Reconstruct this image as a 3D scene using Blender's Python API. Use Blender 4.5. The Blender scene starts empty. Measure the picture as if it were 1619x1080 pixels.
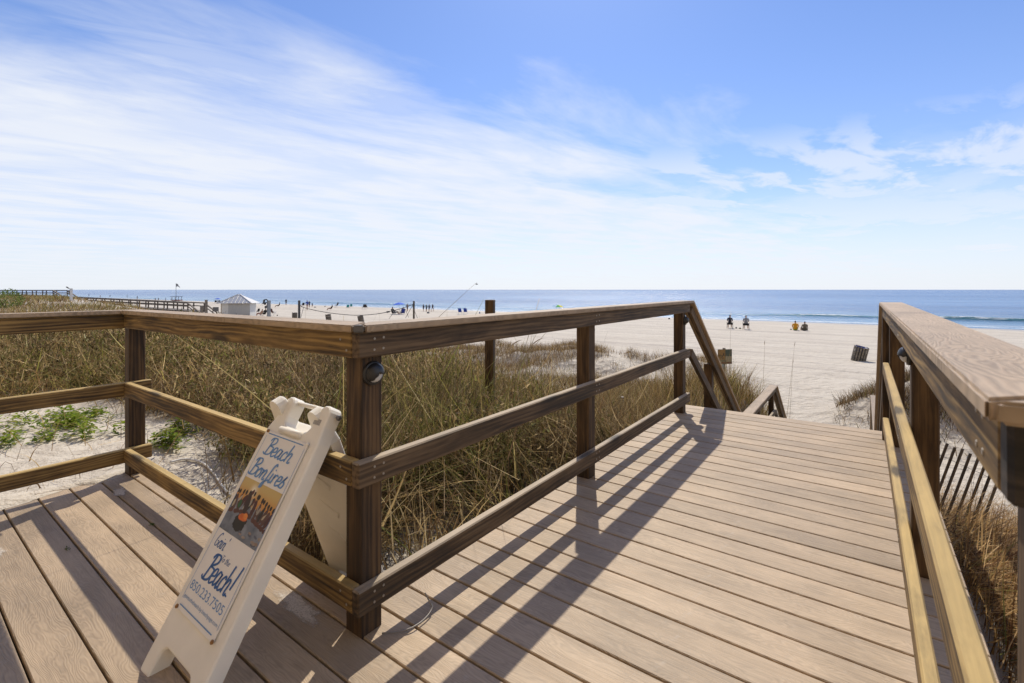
import bpy, bmesh, math, random
import numpy as np
from mathutils import Vector, Matrix, Euler

random.seed(7)
rng = np.random.default_rng(11)
R = math.radians
SC = bpy.context.scene
COL = SC.collection

# ------------------------------------------------------------------ camera
EYE = 1.19                       # metres above the deck
YAW = R(36.49)
S_, C_ = math.sin(YAW), math.cos(YAW)
FPX = 751.0                      # focal length in photo pixels (photo 1619 wide)
cam_d = bpy.data.cameras.new('camera')
cam_d.sensor_width = 36.0
cam_d.lens = 36.0 * FPX / 1619.0
cam_d.shift_y = -82.0 / 1619.0
cam_d.clip_start = 0.05
cam_d.clip_end = 60000.0
cam_d.dof.use_dof = True
cam_d.dof.focus_distance = 4.0
cam_d.dof.aperture_fstop = 6.3
cam = bpy.data.objects.new('camera', cam_d)
cam.location = (0, 0, EYE)
cam.rotation_euler = (R(90), 0, YAW)
COL.objects.link(cam)
SC.camera = cam

# ------------------------------------------------------------------ light
SUN_EL = R(49.5)
SUN_AZ = R(-28.3)                # clockwise from +Y (seaward)
sun_vec = Vector((math.sin(SUN_AZ) * math.cos(SUN_EL), math.cos(SUN_AZ) * math.cos(SUN_EL), math.sin(SUN_EL)))
sl = bpy.data.lights.new('sun', 'SUN')
sl.energy = 4.3
sl.angle = R(0.53)
sl.color = (1.0, 0.92, 0.78)
so = bpy.data.objects.new('sun', sl)
so.rotation_euler = sun_vec.to_track_quat('Z', 'Y').to_euler()
so.location = (0, 0, 30)
COL.objects.link(so)

SC.view_settings.view_transform = 'Standard'
SC.view_settings.look = 'None'
SC.view_settings.exposure = 0.0
SC.cycles.max_bounces = 6
SC.cycles.diffuse_bounces = 4
SC.cycles.glossy_bounces = 2
SC.cycles.transmission_bounces = 2
SC.cycles.caustics_reflective = False
SC.cycles.caustics_refractive = False
SC.view_settings.gamma = 1.0


class NT:
    """small helper round a node tree"""
    def __init__(self, nt):
        self.nt = nt

    def n(self, typ, inputs=None, **props):
        nd = self.nt.nodes.new(typ)
        for k, v in props.items():
            setattr(nd, k, v)
        for k, v in (inputs or {}).items():
            sock = nd.inputs[k]
            if isinstance(v, bpy.types.NodeSocket):
                self.nt.links.new(v, sock)
            else:
                if hasattr(sock, 'default_value') and isinstance(v, (tuple, list)) and len(v) == 3 and len(sock.default_value) == 4:
                    v = (*v, 1.0)
                sock.default_value = v
        return nd

    def math(self, op, a, b=0.0, c=0.0, clamp=False):
        nd = self.n('ShaderNodeMath', {0: a, 1: b, 2: c}, operation=op)
        nd.use_clamp = clamp
        return nd.outputs[0]

    def dot(self, a, vec):
        return self.n('ShaderNodeVectorMath', {0: a, 1: vec}, operation='DOT_PRODUCT').outputs['Value']

    def mapping(self, vec, scale=(1, 1, 1), loc=(0, 0, 0), rot=(0, 0, 0)):
        return self.n('ShaderNodeMapping', {'Vector': vec, 'Scale': scale, 'Location': loc, 'Rotation': rot}).outputs[0]

    def noise(self, vec, scale=5.0, detail=4.0, rough=0.55, dist=0.0):
        return self.n('ShaderNodeTexNoise', {'Vector': vec, 'Scale': scale, 'Detail': detail, 'Roughness': rough, 'Distortion': dist}).outputs['Fac']

    def ramp(self, fac, stops, interp='LINEAR'):
        nd = self.n('ShaderNodeValToRGB', {'Fac': fac})
        cr = nd.color_ramp
        cr.interpolation = interp
        while len(cr.elements) < len(stops):
            cr.elements.new(0.5)
        for e, (p, c) in zip(cr.elements, stops):
            e.position = p
            e.color = (*c, 1.0) if len(c) == 3 else c
        return nd.outputs['Color']

    def mr(self, v, a, b, c=0.0, d=1.0, smooth=False):
        nd = self.n('ShaderNodeMapRange', {'Value': v, 'From Min': a, 'From Max': b, 'To Min': c, 'To Max': d})
        nd.clamp = True
        if smooth:
            nd.interpolation_type = 'SMOOTHSTEP'
        return nd.outputs[0]

    def mix(self, fac, a, b, mode='MIX'):
        nd = self.n('ShaderNodeMix', data_type='RGBA', blend_type=mode)
        for key, v in ((0, fac), (6, a), (7, b)):
            sock = nd.inputs[key]
            if isinstance(v, bpy.types.NodeSocket):
                self.nt.links.new(v, sock)
            else:
                if isinstance(v, (tuple, list)) and len(v) == 3:
                    v = (*v, 1.0)
                sock.default_value = v
        return nd.outputs[2]

    def link(self, a, b):
        self.nt.links.new(a, b)


# ------------------------------------------------------------------ sky
world = bpy.data.worlds.new('World')
SC.world = world
world.use_nodes = True
world.cycles.sampling_method = 'MANUAL'
world.cycles.sample_map_resolution = 512
wt = world.node_tree
wt.nodes.clear()
w = NT(wt)
sky = w.n('ShaderNodeTexSky', sky_type='NISHITA')
sky.sun_disc = False
sky.sun_elevation = SUN_EL
sky.sun_rotation = SUN_AZ
sky.altitude = 0
sky.air_density = 1.0
sky.dust_density = 0.25
sky.ozone_density = 2.0
camx = Vector((C_, S_, 0)); camf = Vector((-S_, C_, 0))
e1 = (camx * 0.78 + camf * 0.62); e2 = (camx * -0.62 + camf * 0.78)
tc = w.n('ShaderNodeTexCoord').outputs['Generated']
nz = w.n('ShaderNodeSeparateXYZ', {0: tc}).outputs[2]
zz = w.math('ADD', w.math('MAXIMUM', nz, 0.0), 0.035)
p1 = w.math('DIVIDE', w.dot(tc, e1), zz)
p2 = w.math('DIVIDE', w.dot(tc, e2), zz)
pv = w.n('ShaderNodeCombineXYZ', {0: w.math('MULTIPLY', p1, 0.55), 1: p2, 2: 0.0}).outputs[0]
pviso = w.n('ShaderNodeCombineXYZ', {0: w.math('MULTIPLY', p1, 0.8), 1: p2, 2: 3.7}).outputs[0]
streak = w.noise(pv, 1.35, 5, 0.52, 0.6)
streak2 = w.noise(w.mapping(pv, (0.7, 1.15, 1), (4.3, 1.7, 0)), 1.55, 5, 0.55, 0.5)
patch = w.noise(w.mapping(pviso, (0.8, 1.3, 1), (0.4, 2.1, 0)), 2.1, 5, 0.55, 0.3)
patch2 = w.noise(w.mapping(pviso, (0.9, 1.6, 1), (7.4, 5.1, 0)), 1.05, 6, 0.6, 0.4)
# thin broken cloud: a broad sheet to the left and low down, looser wisps above it; the unseen band inland is added for whiter ambient light
edge = w.math('ADD', p2, w.math('ADD', w.math('MULTIPLY', w.math('SUBTRACT', streak, 0.5), 1.3), w.math('MULTIPLY', w.math('SUBTRACT', patch2, 0.5), 3.0)))
sheet = w.mr(edge, 1.25, 3.1, 0, 0.98, True)
sheet = w.math('MULTIPLY', sheet, w.math('MULTIPLY', w.mr(streak2, 0.28, 0.58, 0.88, 1.0), w.mr(patch, 0.36, 0.58, 0.76, 1.0)))
back = w.mr(w.math('SUBTRACT', w.math('MULTIPLY', w.math('SUBTRACT', streak, 0.5), 2.6), p2), 0.2, 1.6, 0, 0.9, True)
sheet = w.math('MAXIMUM', sheet, back)
wisp = w.math('MULTIPLY', w.mr(streak2, 0.47, 0.70, 0, 0.42, True), w.mr(p2, 1.25, 2.2, 0, 1, True))
puff = w.math('MULTIPLY', w.mr(patch, 0.43, 0.60, 0, 0.70, True), w.math('MULTIPLY', w.mr(nz, 0.21, 0.32, 1, 0, True), w.mr(p1, 0.0, 2.5, 0.7, 1)))
lowp = w.noise(w.n('ShaderNodeCombineXYZ', {0: w.math('MULTIPLY', p1, 0.5), 1: w.math('MULTIPLY', p2, 0.75), 2: 9.0}).outputs[0], 0.9, 6, 0.62, 0.5)
low = w.math('MULTIPLY', w.mr(lowp, 0.40, 0.60, 0.25, 1.0, True), w.mr(nz, 0.02, 0.33, 0.95, 0.0, True))
veil = w.math('ADD', w.mr(nz, 0.0, 0.24, 0.66, 0.0, True), w.mr(nz, 0.0, 0.50, 0.20, 0.04, True))
veil = w.math('MAXIMUM', veil, low)
cl = w.math('MAXIMUM', w.math('MAXIMUM', sheet, wisp), w.math('MAXIMUM', puff, veil))
cl = w.math('MULTIPLY', cl, 0.97, clamp=True)
skyc = w.mix(1.0, sky.outputs[0], (0.88, 1.07, 1.46), 'MULTIPLY')
cloudc = (8.7, 9.05, 9.75)
fin = w.mix(cl, skyc, cloudc)
bg = w.n('ShaderNodeBackground', {'Color': fin, 'Strength': 0.1})
wo = w.n('ShaderNodeOutputWorld')
w.link(bg.outputs[0], wo.inputs[0])


# ------------------------------------------------------------------ coordinate helpers
def tilt(t, s):
    return 0.0032 * s + 0.0055 * t


def P(t, s, z):
    """point of the deck frame: t across (right), s along the walk (seaward)"""
    return Vector((t, s, z + tilt(t, s)))


def ray(u, v, Y):
    X = (u - 809.5) / FPX * Y
    return Vector((C_ * X - S_ * Y, S_ * X + C_ * Y, EYE - (v - 458.0) / FPX * Y))


def sst(a, b, x):
    q = np.clip((x - a) / (b - a), 0, 1)
    return q * q * (3 - 2 * q)


_tab = rng.random((256, 256))


def vnoise(x, y):
    xi = np.floor(x).astype(int); yi = np.floor(y).astype(int)
    fx = x - xi; fy = y - yi
    fx = fx * fx * (3 - 2 * fx); fy = fy * fy * (3 - 2 * fy)
    a = _tab[xi % 256, yi % 256]; b = _tab[(xi + 1) % 256, yi % 256]
    c = _tab[xi % 256, (yi + 1) % 256]; d = _tab[(xi + 1) % 256, (yi + 1) % 256]
    return (a * (1 - fx) + b * fx) * (1 - fy) + (c * (1 - fx) + d * fx) * fy - 0.5


def fnoise(x, y, o=4):
    r = 0; a = 1.0
    for i in range(o):
        r = r + a * vnoise(x * 2 ** i + 17.3 * i, y * 2 ** i + 5.1 * i); a *= 0.5
    return r


SEA_Z = -3.0


def shore_s(t):
    t = np.asarray(t, float)
    return 72.5 - 11.0 * sst(20.0, 420.0, -t) + 0.6 * np.sin(t * 0.06 + 1)


def gz(t, s):
    t = np.asarray(t, float); s = np.asarray(s, float)
    low = -2.32 - 0.68 * (s - 10) / 62.5
    low = np.where(s > 72.5, -3.0 - 0.035 * (s - 72.5), low)
    low = np.maximum(low, -7.0)
    left = np.clip(-1.5 - t, 0, None)
    plat = -0.10 - 0.12 * sst(-4.6, -3.0, t) - 0.40 * sst(0.0, 1.2, t) - 0.75 * sst(14, 30, left) + 0.75 * sst(62, 90, left)
    se = 2.4 + 0.20 * np.minimum(left, 25) + 9.0 * sst(45, 75, left) - 0.6 * sst(0.0, 1.5, t)
    wd = 8.5 + 0.6 * np.minimum(left, 6) * 0.5
    k = sst(se, se + wd, s)
    z = plat * (1 - k) + low * k
    # low hummocks seaward of the main dune
    hum = np.clip(fnoise(t * 0.33 + 3.1, s * 0.33 + 8.2, 3) + 0.12, 0, None)
    z = z + 1.2 * hum * sst(11, 15, s) * (1 - sst(21, 27, s)) * sst(2.8, 5.0, -t) * (1 - sst(40, 60, left))
    z = z + 1.42 * np.exp(-(((t + 2.3) / 1.5) ** 2 + ((s - 9.8) / 2.3) ** 2))
    z = z + 1.35 * np.exp(-(((t - 1.7) / 1.7) ** 2 + ((s - 16.3) / 1.5) ** 2))
    z = z + 0.30 * np.exp(-(((t - 0.2) / 1.1) ** 2 + ((s - 15.6) / 0.7) ** 2))
    z = z + 0.10 * fnoise(t * 0.55, s * 0.55, 3) * (1 - sst(28, 40, s))
    z = z + 0.045 * fnoise(t * 2.3 + 9, s * 2.3 + 4, 3) * (1 - sst(35, 60, s))
    # hollow under the stairs and the sand path below them
    cor = np.interp(s, [-10, 4.4, 7.2, 10.4, 12.2, 30], [0.5, -0.42, -2.02, -2.10, -2.42, 0.5])
    inc = sst(-1.68, -1.5, t) * (1 - sst(0.34, 0.52, t)) * (1 - sst(13, 15, s)) * sst(3.6, 4.4, s)
    z = z * (1 - inc) + np.minimum(z, cor) * inc
    # room under the deck
    d1 = sst(-4.15, -3.9, t) * (1 - sst(1.02, 1.35, s))
    d2 = sst(-1.75, -1.45, t) * (1 - sst(0.30, 0.55, t)) * (1 - sst(4.9, 5.3, s))
    dk = np.maximum(d1, d2)
    z = z * (1 - dk) + np.minimum(z, -0.36) * dk
    return z


def gzf(t, s):
    return float(gz(t, s))


def drop(u, v, y0=6.0, y1=420.0):
    """where the line of sight through photo pixel (u, v) meets the ground"""
    Ys = np.concatenate([np.arange(y0, 120, 0.1), np.arange(120, y1, 0.5)])
    X = (u - 809.5) / FPX * Ys
    t = C_ * X - S_ * Ys; s = S_ * X + C_ * Ys
    z = EYE - (v - 458.0) / FPX * Ys
    g = np.maximum(gz(t, s), SEA_Z)
    hit = np.nonzero(z <= g)[0]
    i = hit[0] if len(hit) else len(Ys) - 1
    return Vector((t[i], s[i], g[i])), float(Ys[i])


# ------------------------------------------------------------------ materials
MATS = {}


def new_mat(name):
    m = bpy.data.materials.new(name)
    m.use_nodes = True
    nt = m.node_tree
    bs = nt.nodes['Principled BSDF']
    return m, NT(nt), bs


def plain(name, col, rough=0.6, metal=0.0, var=0.12, scale=8.0, bump=0.05):
    if name in MATS:
        return MATS[name]
    m, g, bs = new_mat(name)
    oc = g.n('ShaderNodeTexCoord').outputs['Object']
    nf = g.noise(oc, scale, 5, 0.6)
    c = g.mix(nf, tuple(max(0, x * (1 - var)) for x in col), tuple(min(1, x * (1 + var)) for x in col))
    g.link(c, bs.inputs['Base Color'])
    bs.inputs['Roughness'].default_value = rough
    bs.inputs['Metallic'].default_value = metal
    if bump:
        b = g.n('ShaderNodeBump', {'Strength': bump, 'Distance': 0.01, 'Height': nf})
        g.link(b.outputs[0], bs.inputs['Normal'])
    MATS[name] = m
    return m


def wood(name, dark, mid, light, top=None, topf=0.75, rough=0.72):
    m, g, bs = new_mat(name)
    oc = g.n('ShaderNodeTexCoord').outputs['Object']
    rnd = g.n('ShaderNodeObjectInfo').outputs['Random']
    off = g.n('ShaderNodeCombineXYZ', {0: g.math('MULTIPLY', rnd, 37.0), 1: g.math('MULTIPLY', rnd, 11.0), 2: g.math('MULTIPLY', rnd, 23.0)}).outputs[0]
    v = g.n('ShaderNodeVectorMath', {0: oc, 1: off}, operation='ADD').outputs[0]
    big = g.noise(g.mapping(v, (1.3, 5, 5)), 1.6, 4, 0.6, 0.6)
    warp = g.noise(g.mapping(v, (1.5, 6, 6)), 1.0, 2, 0.5)
    vv = g.n('ShaderNodeVectorMath', {0: v, 1: g.n('ShaderNodeCombineXYZ', {0: 0.0, 1: g.math('MULTIPLY', warp, 0.05), 2: g.math('MULTIPLY', warp, 0.06)}).outputs[0]}, operation='ADD').outputs[0]
    grain = g.noise(g.mapping(vv, (1.6, 75, 75)), 1.0, 6, 0.65, 0.3)
    rings = g.n('ShaderNodeTexWave', {'Vector': g.mapping(vv, (0.9, 16, 16)), 'Scale': 1.0, 'Distortion': 7.0, 'Detail': 3.0, 'Detail Scale': 1.2}, wave_type='BANDS', bands_direction='Z').outputs['Fac']
    f = g.math('ADD', g.math('MULTIPLY', grain, 0.62), g.math('MULTIPLY', rings, 0.10))
    f = g.math('ADD', f, g.math('MULTIPLY', big, 0.46))
    c = g.ramp(f, [(0.47, dark), (0.585, mid), (0.72, light)])
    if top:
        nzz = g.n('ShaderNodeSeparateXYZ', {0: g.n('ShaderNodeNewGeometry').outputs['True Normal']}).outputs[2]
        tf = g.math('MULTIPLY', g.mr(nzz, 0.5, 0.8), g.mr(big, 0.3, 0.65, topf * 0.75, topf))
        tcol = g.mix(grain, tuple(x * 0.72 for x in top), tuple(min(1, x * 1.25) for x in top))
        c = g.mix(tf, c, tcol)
    # knots
    vo = g.n('ShaderNodeTexVoronoi', {'Vector': g.mapping(v, (1.6, 7, 7)), 'Scale': 1.0}).outputs['Distance']
    kn = g.mr(g.math('ADD', vo, g.math('MULTIPLY', grain, 0.08)), 0.14, 0.24, 0.8, 0.0)
    stain = g.mr(g.noise(g.mapping(v, (2.2, 9, 9), (5, 1, 2)), 1.0, 5, 0.65), 0.53, 0.68, 0.0, 0.38)
    c = g.mix(stain, c, tuple(x * 0.7 for x in dark))
    c = g.mix(kn, c, tuple(x * 0.45 for x in dark))
    g.link(c, bs.inputs['Base Color'])
    bs.inputs['Roughness'].default_value = rough
    h = g.math('ADD', g.math('MULTIPLY', grain, 0.7), g.math('MULTIPLY', rings, 0.2))
    b = g.n('ShaderNodeBump', {'Strength': 0.35, 'Distance': 0.003, 'Height': h})
    g.link(b.outputs[0], bs.inputs['Normal'])
    MATS[name] = m
    return m


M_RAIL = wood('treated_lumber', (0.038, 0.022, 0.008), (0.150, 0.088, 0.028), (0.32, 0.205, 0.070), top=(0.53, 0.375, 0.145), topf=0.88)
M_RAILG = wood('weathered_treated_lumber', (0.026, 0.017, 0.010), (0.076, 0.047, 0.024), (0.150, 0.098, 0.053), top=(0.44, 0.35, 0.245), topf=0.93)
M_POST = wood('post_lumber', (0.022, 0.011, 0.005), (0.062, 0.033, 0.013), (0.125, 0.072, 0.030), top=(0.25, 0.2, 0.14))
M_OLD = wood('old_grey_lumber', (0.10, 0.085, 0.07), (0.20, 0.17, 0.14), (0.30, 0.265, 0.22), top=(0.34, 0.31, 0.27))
M_SHADEW = wood('shade_toned_lumber', (0.012, 0.009, 0.007), (0.026, 0.019, 0.014), (0.05, 0.036, 0.026))  # lumber colour darkened to paint in the shade on the right corner rail
M_FENCE = wood('dark_fence_lumber', (0.03, 0.022, 0.016), (0.07, 0.05, 0.036), (0.12, 0.09, 0.065))


def composite(name, base, var=0.16, ew=0.075):
    m, g, bs = new_mat(name)
    oc = g.n('ShaderNodeTexCoord').outputs['Object']
    rnd = g.n('ShaderNodeObjectInfo').outputs['Random']
    off = g.n('ShaderNodeCombineXYZ', {0: g.math('MULTIPLY', rnd, 61.0), 1: g.math('MULTIPLY', rnd, 7.0), 2: 0.0}).outputs[0]
    v = g.n('ShaderNodeVectorMath', {0: oc, 1: off}, operation='ADD').outputs[0]
    warp = g.noise(g.mapping(v, (2.2, 9, 1)), 1.0, 3, 0.5, 0.3)
    vv = g.n('ShaderNodeVectorMath', {0: g.mapping(v, (1.0, 10.0, 1.0)), 1: g.n('ShaderNodeCombineXYZ', {0: 0.0, 1: g.math('MULTIPLY', warp, 2.2), 2: 0.0}).outputs[0]}, operation='ADD').outputs[0]
    emb = g.n('ShaderNodeTexWave', {'Vector': vv, 'Scale': 3.4, 'Distortion': 2.0, 'Detail': 1.0, 'Detail Scale': 1.0}, wave_type='BANDS', bands_direction='Y').outputs['Fac']
    fine = g.noise(g.mapping(v, (5, 120, 1)), 1.0, 5, 0.7)
    blot = g.noise(g.mapping(v, (1.3, 3.0, 1)), 1.5, 4, 0.6)
    dirt = g.noise(oc, 22.0, 5, 0.7)
    f = g.math('ADD', g.math('MULTIPLY', emb, ew), g.math('ADD', g.math('MULTIPLY', fine, 0.46), g.math('MULTIPLY', blot, 0.50)))
    lo = tuple(x * (1 - 2.1 * var) for x in base); hi = tuple(x * (1 + 1.7 * var) for x in base)
    c = g.ramp(f, [(0.38, lo), (0.53, base), (0.70, hi)])
    tone = g.mr(rnd, 0, 1, 0.84, 1.10)
    c = g.mix(1.0, c, g.n('ShaderNodeCombineColor', {0: tone, 1: tone, 2: g.math('MULTIPLY', tone, 0.99)}).outputs[0], 'MULTIPLY')
    c = g.mix(g.mr(g.noise(g.n('ShaderNodeNewGeometry').outputs['Position'], 1.7, 5, 0.65, 0.4), 0.48, 0.68, 0.0, 0.32), c, tuple(x * 0.55 for x in base))
    # dried sand caught in the embossing and scuffs
    c = g.mix(g.math('MULTIPLY', g.mr(dirt, 0.60, 0.78), 0.35), c, (0.46, 0.41, 0.35))
    g.link(c, bs.inputs['Base Color'])
    bs.inputs['Roughness'].default_value = 0.62
    b = g.n('ShaderNodeBump', {'Strength': 0.3, 'Distance': 0.0016, 'Height': g.math('ADD', emb, g.math('MULTIPLY', fine, 0.6))})
    g.link(b.outputs[0], bs.inputs['Normal'])
    MATS[name] = m
    return m


M_DECK = composite('composite_decking', (0.408, 0.303, 0.200), 0.165)
M_CAP = composite('composite_cap', (0.345, 0.258, 0.176), 0.15, 0.17)


def sand_mat():
    m, g, bs = new_mat('beach_sand')
    pos = g.n('ShaderNodeNewGeometry').outputs['Position']
    n1 = g.noise(pos, 0.35, 5, 0.6)
    n2 = g.noise(pos, 3.0, 6, 0.65)
    n3 = g.noise(pos, 60.0, 3, 0.7)
    foot = g.n('ShaderNodeTexVoronoi', {'Vector': pos, 'Scale': 3.3, 'Randomness': 1.0}, feature='F1').outputs['Distance']
    foot2 = g.noise(pos, 6.5, 4, 0.6, 0.4)
    # rake and tyre lines along the shore
    trk = g.noise(g.mapping(pos, (0.018, 1.1, 0.2)), 1.0, 5, 0.72)
    trk2 = g.noise(g.mapping(pos, (0.03, 3.4, 0.2), (3, 9, 0)), 1.0, 3, 0.6)
    sy = g.n('ShaderNodeSeparateXYZ', {0: pos}).outputs[1]
    beach = g.mr(sy, 19, 27)
    c = g.ramp(g.math('ADD', g.math('MULTIPLY', n1, 0.55), g.math('MULTIPLY', n2, 0.45)), [(0.28, (0.47, 0.41, 0.335)), (0.55, (0.56, 0.50, 0.415)), (0.8, (0.62, 0.565, 0.48))])
    lines = g.math('MULTIPLY', g.math('MAXIMUM', g.mr(trk, 0.53, 0.62), g.math('MULTIPLY', g.mr(trk2, 0.54, 0.66), 0.7)), g.math('MULTIPLY', beach, 0.75))
    c = g.mix(lines, c, (0.34, 0.29, 0.25))
    # litter of straw and dark debris on the dune
    deb = g.math('MULTIPLY', g.mr(g.noise(g.mapping(pos, (9, 16, 9)), 1.0, 5, 0.75, 1.0), 0.58, 0.68), g.mr(sy, 16, 24, 0.6, 0.0))
    c = g.mix(deb, c, (0.20, 0.155, 0.10))
    # leaf litter under the grass
    lit = g.n('ShaderNodeAttribute', attribute_name='litter').outputs['Fac']
    c = g.mix(g.math('MULTIPLY', lit, g.mr(n2, 0.3, 0.6, 0.75, 1.0)), c, g.ramp(n3, [(0.3, (0.055, 0.038, 0.022)), (0.7, (0.15, 0.11, 0.065))]))
    # wet band by the water
    px = g.n('ShaderNodeSeparateXYZ', {0: pos}).outputs[2]
    wet = g.mr(g.math('ADD', px, g.math('MULTIPLY', g.math('SUBTRACT', n1, 0.5), 0.06)), -2.99, -2.945, 0.75, 0.0)
    c = g.mix(wet, c, (0.33, 0.28, 0.23))
    g.link(c, bs.inputs['Base Color'])
    g.link(g.mr(wet, 0, 0.5, 0.9, 0.35), bs.inputs['Roughness'])
    h = g.math('ADD', g.math('MULTIPLY', foot, 0.9), g.math('ADD', g.math('MULTIPLY', foot2, 0.9), g.math('MULTIPLY', n3, 0.10)))
    h = g.math('MULTIPLY', h, g.math('ADD', 0.9, g.math('MULTIPLY', g.math('MULTIPLY', g.mr(sy, 7, 11), g.mr(sy, 17, 26, 1, 0)), 0.5)))
    h = g.math('ADD', h, g.math('MULTIPLY', trk2, g.math('MULTIPLY', beach, 0.7)))
    b = g.n('ShaderNodeBump', {'Strength': 1.0, 'Distance': 0.075, 'Height': h})
    g.link(b.outputs[0], bs.inputs['Normal'])
    return m


def sea_mat():
    m, g, bs = new_mat('sea_water')
    pos = g.n('ShaderNodeNewGeometry').outputs['Position']
    sy = g.n('ShaderNodeSeparateXYZ', {0: pos}).outputs[1]
    sz = g.n('ShaderNodeSeparateXYZ', {0: pos}).outputs[2]
    a = g.noise(g.mapping(pos, (0.010, 0.045, 1)), 1.0, 5, 0.6)
    a2 = g.noise(g.mapping(pos, (0.0011, 0.0060, 1)), 1.0, 4, 0.6)
    deep = g.ramp(g.math('ADD', g.math('MULTIPLY', a, 0.5), g.math('MULTIPLY', a2, 0.5)), [(0.38, (0.030, 0.105, 0.265)), (0.62, (0.135, 0.265, 0.46))])
    far = g.mr(sy, 500, 5000)
    deep = g.mix(g.math('MULTIPLY', far, 0.55), deep, (0.012, 0.055, 0.20))
    shal = g.mr(sy, 72, 135, 1, 0, True)
    c = g.mix(g.math('MULTIPLY', shal, 0.62), deep, (0.26, 0.40, 0.50))
    swl = g.noise(g.mapping(pos, (0.012, 0.16, 1), (2, 5, 0)), 1.0, 5, 0.62)
    c = g.mix(g.mr(swl, 0.50, 0.64, 0.0, 0.55), c, (0.035, 0.115, 0.24))
    # foam: crest of the little breakers and the swash line
    fn = g.noise(g.mapping(pos, (0.5, 1.6, 1)), 1.0, 6, 0.7)
    crest = g.math('MULTIPLY', g.mr(sz, SEA_Z + 0.27, SEA_Z + 0.38), g.mr(fn, 0.42, 0.54))
    at_ = g.n('ShaderNodeAttribute', attribute_name='swash').outputs['Fac']
    swash = g.math('MULTIPLY', at_, g.mr(fn, 0.40, 0.56))
    foam = g.math('MAXIMUM', crest, swash)
    c = g.mix(g.mr(sz, SEA_Z + 0.10, SEA_Z + 0.30, 0.0, 0.85), c, (0.045, 0.20, 0.21))
    c = g.mix(foam, c, (0.78, 0.80, 0.80))
    g.link(c, bs.inputs['Base Color'])
    g.link(g.mr(foam, 0, 1, 0.22, 0.8), bs.inputs['Roughness'])
    bs.inputs['IOR'].default_value = 1.33
    w1 = g.noise(g.mapping(pos, (0.35, 1.2, 1)), 1.0, 6, 0.65, 0.3)
    w2 = g.noise(g.mapping(pos, (0.03, 0.11, 1)), 1.0, 5, 0.6)
    hh = g.math('ADD', g.math('MULTIPLY', w1, 0.35), g.math('MULTIPLY', w2, 2.6))
    b = g.n('ShaderNodeBump', {'Strength': 1.0, 'Distance': 1.0, 'Height': hh})
    g.link(b.outputs[0], bs.inputs['Normal'])
    return m


def grass_mat(name, trans=0.38):
    m, g, bs = new_mat(name)
    nt = m.node_tree
    at = g.n('ShaderNodeAttribute', attribute_name='col').outputs['Color']
    bs.inputs['Roughness'].default_value = 0.75
    bs.inputs['Specular IOR Level'].default_value = 0.12
    g.link(at, bs.inputs['Base Color'])
    tr = g.n('ShaderNodeBsdfTranslucent', {'Color': at})
    mx = g.n('ShaderNodeMixShader', {0: trans, 1: bs.outputs[0], 2: tr.outputs[0]})
    g.link(mx.outputs[0], nt.nodes['Material Output'].inputs[0])
    return m


M_SAND = sand_mat()
M_SEA = sea_mat()
M_GRASS = grass_mat('grass_blades')
M_LEAF = grass_mat('green_leaves', 0.45)


def print_mat(name):
    m, g, bs = new_mat(name)
    at = g.n('ShaderNodeAttribute', attribute_name='col').outputs['Color']
    g.link(at, bs.inputs['Base Color'])
    bs.inputs['Roughness'].default_value = 0.45
    return m


M_PRINT = print_mat('printed_photo')


# ------------------------------------------------------------------ object helpers
def tag(o, label=None, cat=None, group=None, kind=None):
    if label: o['label'] = label
    if cat: o['category'] = cat
    if group: o['group'] = group
    if kind: o['kind'] = kind
    return o


def thing(name, label, cat, loc=(0, 0, 0), group=None, rotz=0.0, kind=None):
    o = bpy.data.objects.new(name, None)
    o.empty_display_size = 0.1
    o.location = loc
    o.rotation_euler = (0, 0, rotz)
    COL.objects.link(o)
    return tag(o, label, cat, group, kind)


def obj(name, me, parent=None, mat=None, loc=None, rot=None, M=None):
    if mat is not None and len(me.materials) == 0:
        me.materials.append(mat)
    o = bpy.data.objects.new(name, me)
    COL.objects.link(o)
    if M is not None:
        if parent is not None:
            M = Matrix.Translation(-Vector(parent.location)) @ M if parent.rotation_euler.z == 0 else (Matrix.Translation(parent.location) @ parent.rotation_euler.to_matrix().to_4x4()).inverted() @ M
        o.matrix_local = M
    if loc is not None: o.location = loc
    if rot is not None: o.rotation_euler = rot
    if parent is not None: o.parent = parent
    return o


def mesh(name, verts, faces, smooth=False):
    me = bpy.data.meshes.new(name)
    me.from_pydata([tuple(v) for v in verts], [], faces)
    if smooth:
        me.polygons.foreach_set('use_smooth', [True] * len(me.polygons))
    me.update()
    return me


_boxc = {}


def box(lx, ly, lz, bev=0.004, mat=None):
    key = (round(lx, 4), round(ly, 4), round(lz, 4), round(bev, 4), mat.name if mat else '')
    if key in _boxc:
        return _boxc[key]
    bm = bmesh.new()
    bmesh.ops.create_cube(bm, size=1.0)
    bmesh.ops.scale(bm, vec=(lx, ly, lz), verts=bm.verts)
    if bev:
        bmesh.ops.bevel(bm, geom=bm.edges[:], offset=min(bev, 0.3 * min(lx, ly, lz)), segments=1, affect='EDGES')
    me = bpy.data.meshes.new('box')
    bm.to_mesh(me); bm.free()
    if mat: me.materials.append(mat)
    _boxc[key] = me
    return me


def beam(name, p0, p1, wy, hz, mat, parent, bev=0.004, up=Vector((0, 0, 1))):
    """box from p0 to p1 (centre line), wy across, hz high; length is local X"""
    p0 = Vector(p0); p1 = Vector(p1)
    d = p1 - p0; L = d.length
    x = d.normalized()
    if abs(x.dot(up)) > 0.98: up = Vector((0, 1, 0))
    y = up.cross(x).normalized(); z = x.cross(y)
    M = Matrix((x, y, z)).transposed().to_4x4()
    M.translation = (p0 + p1) / 2
    return obj(name, box(L, wy, hz, bev, mat), parent, None, M=M)


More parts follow.
